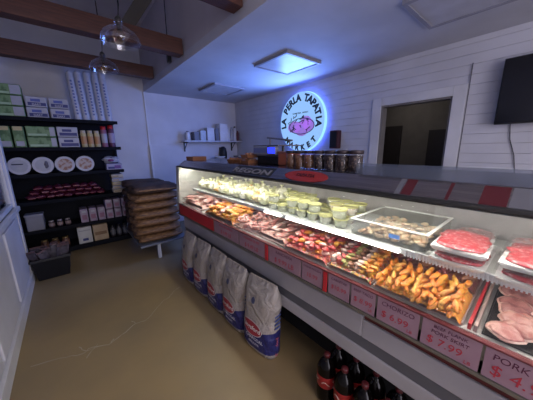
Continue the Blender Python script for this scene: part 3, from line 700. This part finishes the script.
# ------------------------------------------------------------------ charcoal bags
BH, BW_, BD = .575, .158, .085
def bag_half(z):
    u = z/BH
    w = BW_*(1 - .04*max(0,(u-.72)/.28)) * (.95 + .05*min(1,u/.08))
    d = BD*(min(1, .72+u*3)) * (1 - max(0,(u-.66)/.34)**2*.85)
    return w, max(d,.006)
def surf_x(y, z):
    w, d = bag_half(z); k = min(.999, abs(y)/w)
    return -d*(1-k**3.2)**(1/2.4)
bag_m = bpy.data.materials.new('charcoal_bag_paper'); bag_m.use_nodes = True; nt = bag_m.node_tree; b = nt.nodes['Principled BSDF']; b.inputs['Roughness'].default_value = .42
tc = nt.nodes.new('ShaderNodeTexCoord'); sx = nt.nodes.new('ShaderNodeSeparateXYZ'); nt.links.new(tc.outputs['Object'], sx.inputs[0])
def math_(op, a, bb=None):
    n = nt.nodes.new('ShaderNodeMath'); n.operation = op
    for i, v in enumerate((a, bb)):
        if v is None: continue
        if isinstance(v, (int, float)): n.inputs[i].default_value = v
        else: nt.links.new(v, n.inputs[i])
    return n.outputs[0]
# blue band: z < .20 + .9*y (diagonal swoosh), above z > .03
lim = math_('ADD', math_('MULTIPLY', sx.outputs['Y'], -.25), .185)
isblue = math_('MULTIPLY', math_('LESS_THAN', sx.outputs['Z'], lim), math_('GREATER_THAN', sx.outputs['Z'], .035))
nz = nt.nodes.new('ShaderNodeTexNoise'); nz.inputs['Scale'].default_value = 7; nt.links.new(tc.outputs['Object'], nz.inputs[0])
cr = nt.nodes.new('ShaderNodeValToRGB'); cr.color_ramp.elements[0].color = (.27,.235,.21,1); cr.color_ramp.elements[1].color = (.40,.365,.34,1); nt.links.new(nz.outputs[0], cr.inputs[0])
mx = nt.nodes.new('ShaderNodeMixRGB'); nt.links.new(isblue, mx.inputs[0]); nt.links.new(cr.outputs[0], mx.inputs[1]); mx.inputs[2].default_value = (.018,.02,.12,1)
nt.links.new(mx.outputs[0], b.inputs['Base Color'])
bp2 = nt.nodes.new('ShaderNodeBump'); bp2.inputs['Strength'].default_value = 1; bp2.inputs['Distance'].default_value = .035
n3 = nt.nodes.new('ShaderNodeTexNoise'); n3.inputs['Scale'].default_value = 9; n3.inputs['Detail'].default_value = 4; n3.inputs['Distortion'].default_value = 1.2; nt.links.new(tc.outputs['Object'], n3.inputs[0]); nt.links.new(n3.outputs[0], bp2.inputs['Height']); nt.links.new(bp2.outputs[0], b.inputs['Normal'])
def conform(bm, off):
    bmesh.ops.triangulate(bm, faces=bm.faces)
    for v in bm.verts: v.co.x = surf_x(v.co.y, max(0,min(BH,v.co.z))) - off
    return bm
def oval(cy, cz, ry, rz, off):
    bm = B(); n = 28; rings = []
    for s in (0,.33,.66,1):
        rings.append([bm.verts.new((0, cy+ry*s*math.cos(2*math.pi*k/n), cz+rz*s*math.sin(2*math.pi*k/n))) for k in range(n)] if s else [bm.verts.new((0,cy,cz))])
    for A_, B_ in zip(rings, rings[1:]):
        for k in range(n):
            if len(A_) == 1: bm.faces.new((A_[0], B_[k], B_[(k+1)%n]))
            else: bm.faces.new((A_[k], B_[k], B_[(k+1)%n], A_[(k+1)%n]))
    return conform(bm, off)
def make_bag():
    t = thing('charcoal_bag', '', 'bag', (0,0,0), 0, 'white paper charcoal bags in front of the case')
    bm = B(); N, Zn = 32, 22; rings = []
    for i in range(Zn+1):
        z = BH*i/Zn; w, d = bag_half(z); ring = []
        for k in range(N):
            a = 2*math.pi*k/N; cy_, sx_ = math.cos(a), math.sin(a)
            y = w*math.copysign(abs(cy_)**.55, cy_); x = d*math.copysign(abs(sx_)**.75, sx_)
            if z > BH*.9: x += .004*math.sin(y*60)
            p = noise.noise(Vector((x*14, y*11, z*9)))*.022*min(1, i/3)
            ring.append(bm.verts.new((x+p*(1 if x < 0 else -1)*.2, y+p, z)))
        rings.append(ring)
    for A_, B_ in zip(rings, rings[1:]):
        for k in range(N): bm.faces.new((A_[k], A_[(k+1)%N], B_[(k+1)%N], B_[k]))
    bm.faces.new(rings[0][::-1]); bm.faces.new(rings[-1])
    obj('bag_body', bm, bag_m, t, True)
    bm = B(); box(bm, -.006,.006,-BW_*.88,BW_*.88,BH-.03,BH+.004,.002); obj('stitched_top', bm, mat('tan_seam', (.52,.44,.38), .7), t)
    lo0 = obj('logo_oval', oval(.035,.205,.118,.064,.004), mat('logo_white', (.6,.55,.56), .5), t)
    lo = obj('logo_badge', oval(.035,.205,.110,.056,.006), mat('logo_red', (.38,.03,.05), .5), lo0)
    g = text_bm('Kingsford', .052, .0, shear=.15, offset=.001); xf(g, T(0,.035,.192) @ FX); obj('brand_lettering', conform(g, .0075), mat('logo_letter', (.8,.78,.78), .5), lo0)
    g = text_bm('CHARCOAL', .034, .0, offset=.001); xf(g, T(0,.0,.115) @ FX); obj('brand_lettering', conform(g, .005), mat('letter_pale', (.55,.55,.62), .5), t)
    g = text_bm('BRIQUETS', .024, .0, offset=.0006); xf(g, T(0,.0,.08) @ FX); obj('brand_lettering', conform(g, .005), mat('letter_pale', (.55,.55,.62), .5), t)
    obj('print_spot', oval(.02,.43,.018,.026,.004), mat('spot_dark', (.05,.06,.13), .5), t)
    # side print facing along the row
    bm = B()
    for k in range(7): box(bm, -.03, .03, -.004, 0, .25+k*.032, .262+k*.032)
    for v in bm.verts: v.co.y = -bag_half(v.co.z)[0]*1.0 - .002 + (.004 if v.co.y == 0 else 0)
    obj('side_print', bm, mat('side_ink', (.07,.10,.30), .5), t)
    g = text_bm('Kingsford', .040, .0008); xf(g, T(0,-BW_-.003,.10) @ Matrix.Rotation(0,4,'X') @ FY @ Matrix.Rotation(R(90),4,'Z') @ T(.0,-.012,0)); obj('side_lettering', g, mat('logo_letter2', (.62,.15,.2), .5), t)
    return t
bag = make_bag()
BL = ['charcoal bag nearest the viewer in the row before the display case','charcoal bag second nearest the viewer in the row','charcoal bag in the middle of the row of five','charcoal bag second farthest from the viewer','charcoal bag farthest from the viewer, beside the case end']
for i, (y, rz, lean) in enumerate(((1.265,.10,.06),(1.615,.02,.04),(1.94,-.03,.05),(2.27,.04,.05),(2.60,.0,.04))):
    q = bag if i == 0 else dup(bag, (0,0,0)); q.location = (1.0-.02, y, .004); q.rotation_euler = (0, lean, rz); q['label'] = BL[i]

# ------------------------------------------------------------------ cola bottles
def make_bottle():
    t = thing('cola_bottle', '', 'bottle', (0,0,0), 0, 'dark cola bottles on the floor under the case')
    bm = B(); lathe(bm, [(0,.004),(.035,0),(.050,.006),(.055,.03),(.055,.075),(.053,.10),(.052,.14),(.054,.17),(.056,.20),(.054,.235),(.043,.265),(.027,.285),(.016,.300),(.0145,.312),(0,.312)], 28)
    obj('bottle_body', bm, mat('cola_dark', (.003,.002,.002), .09, spec=.22), t, True)
    bm = B(); lathe(bm, [(.054,.118),(.0545,.12),(.0545,.15),(.0555,.18),(.0575,.198),(.0565,.20)], 28); obj('label', bm, mat('cola_label', (.30,.015,.015), .4), t, True)
    bm = B()
    for s in range(5):
        P = [(-.0+.0562*math.cos(a), .0562*math.sin(a), .155+.012*math.sin(a*5+s)) for a in [s*1.25 + i*.12 for i in range(8)]]; tube(bm, P, .003, 5)
    obj('label_script', bm, mat('script_white', (.55,.38,.32), .5), t)
    bm = B(); lathe(bm, [(.0155,.306),(.0185,.307),(.0185,.328),(.016,.331),(0,.331)], 20); obj('cap', bm, mat('cap_red', (.09,.012,.016), .4), t, True)
    return t
bt0 = make_bottle()
spots = [(1.045,.70,'front row, farthest from the viewer'),(1.04,.575,'front row, second from the far end'),(1.04,.455,'front row, third from the far end'),(1.04,.335,'front row, nearest the viewer'),(1.155,.69,'back row, farthest from the viewer'),(1.155,.57,'back row, second from the far end'),(1.155,.45,'back row, third from the far end'),(1.155,.33,'back row, nearest the viewer')]
for i, (x, y, l) in enumerate(spots):
    q = bt0 if i == 0 else dup(bt0, (0,0,0)); q.location = (x,y,0); q.rotation_euler = (0,0,rnd(2.6,3.6)); q['label'] = 'dark cola bottle with red cap, ' + l

# ------------------------------------------------------------------ sacks on a low bench
t = thing('low_bench', 'low white-legged metal bench carrying the brown sacks', 'bench', (0,0,0))
bm = B(); box(bm, .62,1.28,3.46,4.62,.215,.24,.004); obj('bench_top', bm, mat('bench_grey', (.15,.155,.18), .45), t)
for x in (.86, 1.24):
    for y in (3.48, 4.56): bm = B(); box(bm, x-.022,x+.022,y,y+.045,0,.215); obj('leg', bm, mat('bench_leg', (.45,.46,.50), .4), t)
sack_m = mat('brown_sack', (.085,.045,.028), .75, c2=(.04,.022,.018), nscale=14, bump=.6, bscale=30)
sack_e = mat('tan_sack_end', (.30,.16,.07), .7, c2=(.12,.06,.03), nscale=18, bump=.6, bscale=40, stretch=(1,1,3))
def make_sack(end):
    q = thing('paper_sack', '', 'sack', (0,0,0), 0, 'brown sacks stacked on the low bench')
    bm = B(); N = 14; rings = []
    for i in range(N+1):
        u = i/N*2-1; k = (1-abs(u)**6)**.5*.85+.15; r = []
        for j in range(20):
            a = 2*math.pi*j/20; x = .30*math.copysign(abs(math.cos(a))**.6, math.cos(a)); z = .068*math.copysign(abs(math.sin(a))**.5, math.sin(a))*k
            f = 1+.16*noise.noise(Vector((x*8, u*4, z*20+end)))
            r.append(bm.verts.new((x*(.9+.1*k)*f, u*.26, z*f)))
        rings.append(r)
    for A_, B_ in zip(rings, rings[1:]):
        for k in range(20): bm.faces.new((A_[k], A_[(k+1)%20], B_[(k+1)%20], B_[k]))
    bm.faces.new(rings[0]); bm.faces.new(rings[-1][::-1]); obj('sack_body', bm, sack_m if not end else sack_e, q, True)
    for s in (-1,1):
        bm = B(); box(bm, -.24,.24,-.012+s*.265,.012+s*.265,-.012,.012,.004)
        for v in bm.verts: v.co.z += .012*math.sin(v.co.x*22)
        obj('sewn_end', bm, sack_e, q)
    return q
sk = [make_sack(0), make_sack(1)]; first = [1,1]
order = ['bottom','second','third','fourth','fifth','sixth','top']
for col, (x, y) in enumerate(((.915,3.74),(.93,4.30))):
    for k in range(7 if col == 0 else 7):
        e = 1 if (col == 0 and k != 6) else 0
        q = sk[e] if first[e] else dup(sk[e], (0,0,0)); first[e] = 0
        q.location = (x + rnd(-.015,.015), y + rnd(-.012,.012), .242+.060+k*.118); q.rotation_euler = (rnd(-.02,.02), rnd(-.03,.03), rnd(-.05,.05)); q.scale = (1,1,.86)
        q['label'] = '%s brown sack in the %s stack on the low bench' % (order[k], 'front' if col == 0 else 'rear')

# ------------------------------------------------------------------ retail shelf rack
rack = thing('shelf_rack', 'tall dark navy shelving rack full of supplies on the far wall', 'shelf', (0,0,0))
RX0, RX1 = XL-.225, .72
bm = B(); box(bm, RX0, RX1, YF-.06, YF-.03, 0, 2.02); obj('back_panel', bm, shelf_m, rack)
for x in (RX0, .10, RX1-.03): bm = B(); box(bm, x, x+.03, YF-.09, YF-.03, 0, 2.05); obj('upright', bm, shelf_m, rack)
SH = [(2.0,4.62),(1.60,4.62),(1.235,4.62),(.85,4.62),(.43,4.62),(.09,4.62)]
for z, y in SH:
    bm = B(); box(bm, RX0, RX1+.01, y, YF-.06, z-.02, z, .002); box(bm, RX0, RX1+.01, y-.012, y, z-.045, z+.004, .002); obj('shelf_board', bm, shelf_m, rack)
bxo('kick_plate', (RX0, RX1, 4.66, YF-.06, 0, .07), shelf_m, rack)

grn = mat('green_print', (.07,.15,.05), .5, c2=(.16,.28,.12), nscale=14, lo=.45, hi=.55)
wpk = mat('white_pack', (.40,.40,.46), .45, nscale=10)
blu = mat('blue_print', (.02,.03,.17), .5)
ylw = mat('yellow_print', (.55,.45,.22), .5)
def pack_box(name, x0, x1, z, h, body, lab, cat='pack', group=None, dep=.22, y=4.64, prints=(), rz=0, text=None):
    t = thing(name, lab, cat, ((x0+x1)/2, y+dep/2, z+.001), rz, group); a = (x1-x0)/2-.004; d_ = dep/2
    bm = B(); box(bm, -a,a,-d_,d_,0,h-.003,.008); body_o = obj('pack_body', bm, body, t)
    for (u0,u1,v0,v1,m) in prints:
        bxo('printed_panel', (-a+2*a*u0, -a+2*a*u1, -d_-.002, -d_+.001, h*v0, h*v1), m, body_o)
    if text:
        s, size, u, v, m = text; g = text_bm(s, size, .0008, offset=.001); xf(g, T(-a+2*a*u, -d_-.003, h*v) @ FY); obj('lettering', g, m, t)
    return t
lids = [('at the left end',-.44),('in the middle',-.22)]
for k in range(3):
    pack_box('napkin_pack', -.60, -.315, 2.0+k*.135-(0), .135, grn, 'green and white pack on the top shelf, %s of the left stack' % ['bottom','middle','top'][k], 'pack', 'green packs on the rack', prints=((.62,.98,.1,.92,wpk),(.03,.6,.08,.28,mat('pale_green', (.35,.5,.3), .5))), rz=rnd(-.05,.05))
for c_ in range(2):
    for k in range(2):
        x = -.305+c_*.24
        pack_box('cup_pack', x, x+.225, 2.0+k*.14, .138, wpk, 'white pack with dark blue print, %s left of the cup sleeves, %s' % (['farther','just'][c_], ['lower','upper'][k]), 'pack', 'white and blue packs on the rack', prints=((.1,.95,.12,.42,blu),(.25,.7,.5,.75,mat('blue_print_2', (.07,.10,.35), .5))), rz=rnd(-.04,.04), text=('DART', .035, .5, .15, wpk))
sl = haze_plastic('cup_sleeve', (.58,.60,.72), .8, .3)
sname = ['leftmost','second from left','middle','second from right','rightmost']
for k in range(5):
    x = .245+k*.099; hh = .66+.015*k
    t = thing('cup_sleeve', 'tall sleeve of white foam cups on the top shelf, %s of five' % sname[k], 'cup sleeve', (x, 4.72, 2.001), 0, 'tall foam cup sleeves'); t.rotation_euler = (0, -.035+rnd(-.01,.01), 0)
    bm = B(); prof = [(0,0),(.032,0)]
    z = 0
    while z < hh-.03: prof += [(.044,z+.005),(.046,z+.012),(.041,z+.016)]; z += .022
    prof += [(.044,hh-.01),(0,hh)]
    lathe(bm, prof, 18); obj('foam_cups', bm, foam, t)
    bm = B(); lathe(bm, [(.0475,.01),(.0475,hh-.02),(.03,hh+.01),(.012,hh+.03)], 18); obj('plastic_wrap', bm, sl, t, True)
    bm = B()
    for j in range(11): box(bm, -.012,.012,-.0505,-.0475,.08+j*.045,.105+j*.045)
    obj('printed_mark', bm, mat('sleeve_ink', (.10,.13,.30), .5), t)
G2 = 'packs on the second shelf'
pack_box('tea_box', -.62,-.50,1.60,.28, grn, 'green carton with yellow top at the left end of the second shelf', 'box', prints=((.1,.9,.8,.98,ylw),(.1,.9,.05,.3,wpk)))
pack_box('tea_box', -.49,-.37,1.60,.28, grn, 'green carton with yellow top beside the wide green pack', 'box', prints=((.1,.9,.8,.98,ylw),(.15,.85,.08,.3,wpk)))
for k in range(2): pack_box('napkin_pack', -.36,-.05,1.60+k*.145,.143, grn, '%s wide green pack on the second shelf' % ['lower','upper'][k], 'pack', 'green packs on the rack', prints=((.8,.98,.1,.92,wpk),(.05,.7,.1,.3,mat('pale_green', (.35,.5,.3), .5))))
for k in range(2): pack_box('cup_pack', -.04,.205,1.60+k*.148,.145, wpk, '%s white and blue pack on the second shelf beside the yellow jars' % ['lower','upper'][k], 'pack', 'white and blue packs on the rack', prints=((.1,.95,.12,.42,blu),(.25,.7,.5,.75,blu)))
def sjar(x, z, r, h, m, capm, lab, lm=None, g=None, y=4.70, name='food_jar'):
    t = thing(name, lab, 'jar', (x, y, z+.001), rnd(-.3,.3), g)
    bm = B(); lathe(bm, [(0,0),(r*.95,0),(r,.008),(r,h*.8),(r*.75,h*.87),(0,h*.87)], 20); obj('jar_body', bm, m, t, True)
    bm = B(); lathe(bm, [(r*.8,h*.84),(r*.85,h*.85),(r*.85,h),(0,h)], 20); obj('lid', bm, capm, t, True)
    bm = B(); lathe(bm, [(r+.001,h*.2),(r+.001,h*.65)], 20); obj('jar_label', bm, lm or wpk, t, True)
    return t
for k in range(3): sjar(.265+k*.085,1.60,.038,.25,ylw,mat('cream_lid',(.6,.5,.35),.5),'yellow-labelled jar, %s of three on the second shelf' % ['left','middle','right'][k], mat('gold_label',(.5,.25,.10),.5),'yellow jars')
sjar(.53,1.60,.042,.32,mat('pink_jar',(.30,.12,.20),.5),red_p,'pinkish bottle with red cap right of the yellow jars', wpk)
sjar(.63,1.60,.042,.34,mat('purple_jar',(.12,.03,.08),.5),red_p,'dark red bottle with red cap at the right end of the second shelf', mat('lilac_label',(.35,.28,.40),.5))
# round plates
pl = ['leftmost round white lid pack, plain with a dark stripe','second round lid pack with a dark leaf print','third round pack showing a brown food picture','rightmost round pack showing a brown food picture']
for k in range(4):
    t = thing('round_plate_pack', pl[k], 'plate pack', (-.495+k*.24, 4.66, 1.236), 0, 'round packs standing upright on the third shelf')
    def pd(r, y0, y1, cx=0, cz=.118, sx_=1, sz_=1):
        bm = B(); lathe(bm, [(0,y0),(r,y0),(r*1.0,y1),(0,y1)], 32); xf(bm, T(cx,0,cz) @ Matrix.Diagonal((sx_,1,sz_,1)) @ Matrix.Rotation(R(90),4,'X')); return bm
    obj('plate', pd(.116,-.05,0), mat('plate_white', (.62,.60,.62), .45), t, False)
    obj('plate_rim', pd(.116,0,.010) if k < 2 else pd(.116,0,.008), mat('plate_white2', (.52,.51,.55), .5), t)
    obj('printed_face', pd(.085,.010,.013), mat('plate_grey', (.42,.42,.44), .5, c2=(.36,.36,.4)) if k < 2 else mat('food_photo', (.30,.14,.09), .5, c2=(.45,.36,.32), nscale=22, lo=.45, hi=.55), t)
    if k == 0: bxo('stripe', (-.07,.04,-.0165,-.013,.135,.15), ink, t)
    if k == 1:
        bm = B(); blob(bm, (.035,-.0145,.125), (.022,.003,.05), 3, .2, 2); obj('leaf_print', bm, mat('leaf_dark', (.08,.08,.12), .5), t, True)
t = pack_box('freezer_bag_box', .49,.72,1.235,.10, mat('lilac_box',(.35,.33,.48),.5), 'lilac box with red and white print at the right end of the third shelf', 'box', prints=((.1,.5,.15,.5,blu),(.5,.9,.2,.7,mat('purple_print',(.14,.05,.25),.5))))
t = thing('wipes_pack', 'crumpled white and purple pack lying on the lilac box', 'pack', (.58,4.76,1.337))
bm = B(); blob(bm, (0,0,.06), (.12,.07,.055), 3, .3, 3); obj('pack_body', bm, wpk, t, True); bm = B(); blob(bm, (.0,-.045,.06), (.05,.035,.035), 5, .3, 2); obj('printed_panel', bm, mat('plum_print', (.20,.03,.16), .5), t, True)
# red bags on the fourth shelf
rb = [mat('red_bag', (.09,.010,.022), .35, c2=(.06,.01,.03), nscale=16, bump=.5), mat('plum_bag', (.10,.02,.05), .35, c2=(.2,.03,.04), nscale=16, bump=.5)]
n = 0; rp = None
for L in range(3):
    for k in range(9-L):
        x = -.46+k*.105+L*.05; 
        if rp is None:
            rp = thing('snack_bag', '', 'bag', (0,0,0), 0, 'dark red bags piled on the fourth shelf')
            bm = B(); blob(bm, (0,0,0), (.060,.10,.034), 2, .2, 3); obj('bag_body', bm, rb[0], rp, True)
            bm = B(); box(bm, -.04,.04,-.118,-.09,-.006,.006,.002); obj('crimped_end', bm, mat('red_seal', (.25,.05,.07), .4), rp)
            q = rp
        else: q = dup(rp, (0,0,0))
        q.location = (x, 4.78, .85+.047+L*.062); q.rotation_euler = (rnd(-.1,.1), rnd(-.1,.1), rnd(-.2,.2)); q['label'] = 'shiny dark red bag in the pile on the fourth shelf'
tanp = mat('tan_pack', (.42,.36,.30), .5, c2=(.5,.45,.36)) 
for k in range(5): pack_box('tortilla_pack', .535,.715,.85+k*.062,.06, [tanp, wpk, ylw, wpk, tanp][k], 'pale flat pack at the right end of the fourth shelf, %s of the stack' % ['bottom','second','third','fourth','top'][k], 'pack', 'pale flat packs', prints=((.1,.6,.2,.7,mat('tan_print',(.4,.3,.2),.5)),))
# fifth shelf
t = thing('plastic_tub', 'grey square plastic tub at the left end of the fifth shelf', 'tub', (-.465,4.70,.431), .0)
bm = B(); box(bm, -.095,.095,-.09,.09,0,.22,.015); obj('tub_body', bm, mat('tub_grey', (.22,.22,.27), .5), t); bxo('lid', (-.1,.1,-.095,.095,.215,.24), mat('tub_lid', (.26,.26,.31), .5), t, .005)
for k in range(3): sjar(-.30+k*.095,.43,.035,.10,mat('small_tin',(.05,.03,.04),.4),mat('tin_lid',(.38,.34,.36),.4),'small tin with pale lid, %s of three on the fifth shelf' % ['left','middle','right'][k], mat('tin_label',(.3,.22,.22),.5),'small tins', name='food_tin')
pinkp = mat('pale_pink_pack', (.32,.25,.33), .4, c2=(.22,.17,.26), nscale=20, bump=.3)
for k in range(6):
    x = .045+k*.115
    for L in range(1 if k < 3 else 2):
        t = pack_box('flour_pack', x, x+.108, .43+L*.165, .22 if k < 3 else .16, pinkp, 'pale pink printed pack on the fifth shelf, column %s from left, %s' % (['one','two','three','four','five','six'][k], 'single' if k < 3 else ['lower','upper'][L]), 'pack', 'pale pink packs', prints=((.2,.8,.2,.55,mat('mauve_print',(.25,.10,.18),.5)),(.25,.75,.7,.85,wpk)))
# bottom shelf
pack_box('salt_pack', -.03,.16,.09,.27, mat('salt_white',(.5,.5,.5),.5), 'white pack with blue print on the bottom shelf', 'pack', prints=((.3,.7,.15,.3,blu),(.1,.9,.75,.8,mat('grey_print',(.3,.3,.34),.5))))
pack_box('meal_pack', .17,.38,.09,.27, mat('meal_tan',(.34,.24,.15),.6,c2=(.42,.32,.2)), 'tan pack beside the white pack on the bottom shelf', 'pack', prints=((.1,.9,.35,.55,mat('tan_dark',(.2,.11,.05),.5)),))
for k in range(3): sjar(.45+k*.09,.09,.037,.20,mat('dark_jar',(.03,.025,.03),.3),black,'dark jar with pale label at the right of the bottom shelf, %s' % ['left','middle','right'][k], mat('dim_label',(.12,.12,.14),.5),'dark jars')
for k in range(3): sjar(-.42+k*.12,.09,.045,.16,mat('brown_jar',(.12,.05,.03),.4),mat('gold_lid',(.3,.2,.08),.4,.5),'brown jar with gold lid at the left of the bottom shelf, %s' % ['left','middle','right'][k], mat('brown_label',(.25,.12,.08),.5),'brown jars')

# ------------------------------------------------------------------ black tub of bags by the left wall
t = thing('black_tub', 'black plastic tub at the foot of the left wall by the rack', 'tub', (-.315, 3.95, 0), .0)
bm = B(); lathe(bm, [(0,0),(.15,0),(.16,.01),(.195,.27),(.205,.28),(.19,.28),(.15,.02),(0,.02)], 4); xf(bm, Matrix.Rotation(R(45),4,'Z')); bmesh.ops.scale(bm, vec=(1.32,1.5,1), verts=bm.verts); obj('tub_body', bm, mat('tub_black', (.005,.005,.008), .5, spec=.25), t)
bm = B(); box(bm, -.193,.193,-.222,-.212,.255,.285,.003); obj('rim', bm, black, t)
dkb = mat('dark_foil', (.03,.02,.03), .3, c2=(.10,.09,.12), nscale=22, bump=.6)
for k in range(14):
    a = -.14+.28*(k % 5)/4; bb = -.14+.28*(k//5)/2.2
    if k == 0:
        q0 = thing('charcoal_packet', '', 'packet', (0,0,0), 0, 'dark packets standing in the black tub')
        bm = B(); box(bm, -.045,.045,-.012,.012,0,.30,.004); obj('packet_body', bm, dkb, q0); bxo('packet_seal', (-.045,.045,-.006,.006,.30,.315), mat('packet_seal', (.14,.08,.09), .4), q0); q = q0
    else: q = dup(q0, (0,0,0))
    q.location = (-.315+a*.85, 3.95+bb*.8, .07); q.rotation_euler = (rnd(-.25,.25), rnd(-.30,.20), rnd(-.8,.8)); q['label'] = 'dark shiny packet standing among others in the black tub'

# ------------------------------------------------------------------ camera
yaw, pitch, roll, f = 0.6940993759851842, 0.2155098689971013, -0.01384884679111667, 2.371376280106393
fw = Vector((math.sin(yaw)*math.cos(pitch), math.cos(yaw)*math.cos(pitch), -math.sin(pitch)))
rt = fw.cross(Vector((0,0,1))).normalized(); up = rt.cross(fw)
r2 = rt*math.cos(roll) + up*math.sin(roll); u2 = -rt*math.sin(roll) + up*math.cos(roll)
cam = bpy.data.cameras.new('camera'); co = bpy.data.objects.new('camera', cam); COL.objects.link(co)
co.matrix_world = Matrix(((r2.x,u2.x,-fw.x,0),(r2.y,u2.y,-fw.y,0),(r2.z,u2.z,-fw.z,1.55),(0,0,0,1)))
cam.sensor_width = 36; cam.lens = f*100/533*36; cam.clip_start = .02
S.camera = co

# ------------------------------------------------------------------ light
wd = bpy.data.worlds.new('world'); S.world = wd; wd.use_nodes = True; nt = wd.node_tree
bg = nt.nodes['Background']; sky = nt.nodes.new('ShaderNodeTexSky'); sky.sky_type = 'HOSEK_WILKIE'; sky.turbidity = 6
mixn = nt.nodes.new('ShaderNodeMixRGB'); mixn.inputs[0].default_value = .7; mixn.inputs[2].default_value = (.36,.38,.52,1)
nt.links.new(sky.outputs[0], mixn.inputs[1]); nt.links.new(mixn.outputs[0], bg.inputs[0]); bg.inputs[1].default_value = 1.5
def area(name, loc, rot, sx_, sy_, e, c):
    l = bpy.data.lights.new(name, 'AREA'); l.shape = 'RECTANGLE'; l.size = sx_; l.size_y = sy_; l.energy = e; l.color = c
    o = bpy.data.objects.new(name, l); o.location = loc; o.rotation_euler = rot; COL.objects.link(o); return o
# daylight entering through the open shop front behind the camera
area('daylight', (.6, -2.9, 1.5), (R(90), 0, 0), 2.2, 2.2, 78, (.95,.88,1.0))
area('added_shop_fill', (.4, -1.2, 2.9), (0,0,0), 1.2, 1.2, 30, (1,.93,.88))  # unseen fill lamp, added behind the camera to brighten the room
area('added_counter_fill', (2.3, -1.5, 2.55), (0,0,0), .6, .6, 5, (.95,.93,1))  # second added fill, out of view, softening the counter side
area('added_passage_fill', (4.0, 1.6, 2.48), (0,0,0), .4, .4, 2.5, (1,.9,.85))  # lamp added without a visible source, lifts the dark passage
# the blue halo of the sign
area('sign_glow', (XR-.14, SY, SZ), (0, R(90), 0), .9, .9, 46, (.17,.33,1.0))

vs_ = S.view_settings; vs_.view_transform = 'Standard'; vs_.look = 'None'; vs_.gamma = 1; vs_.use_curve_mapping = False; vs_.exposure = 0
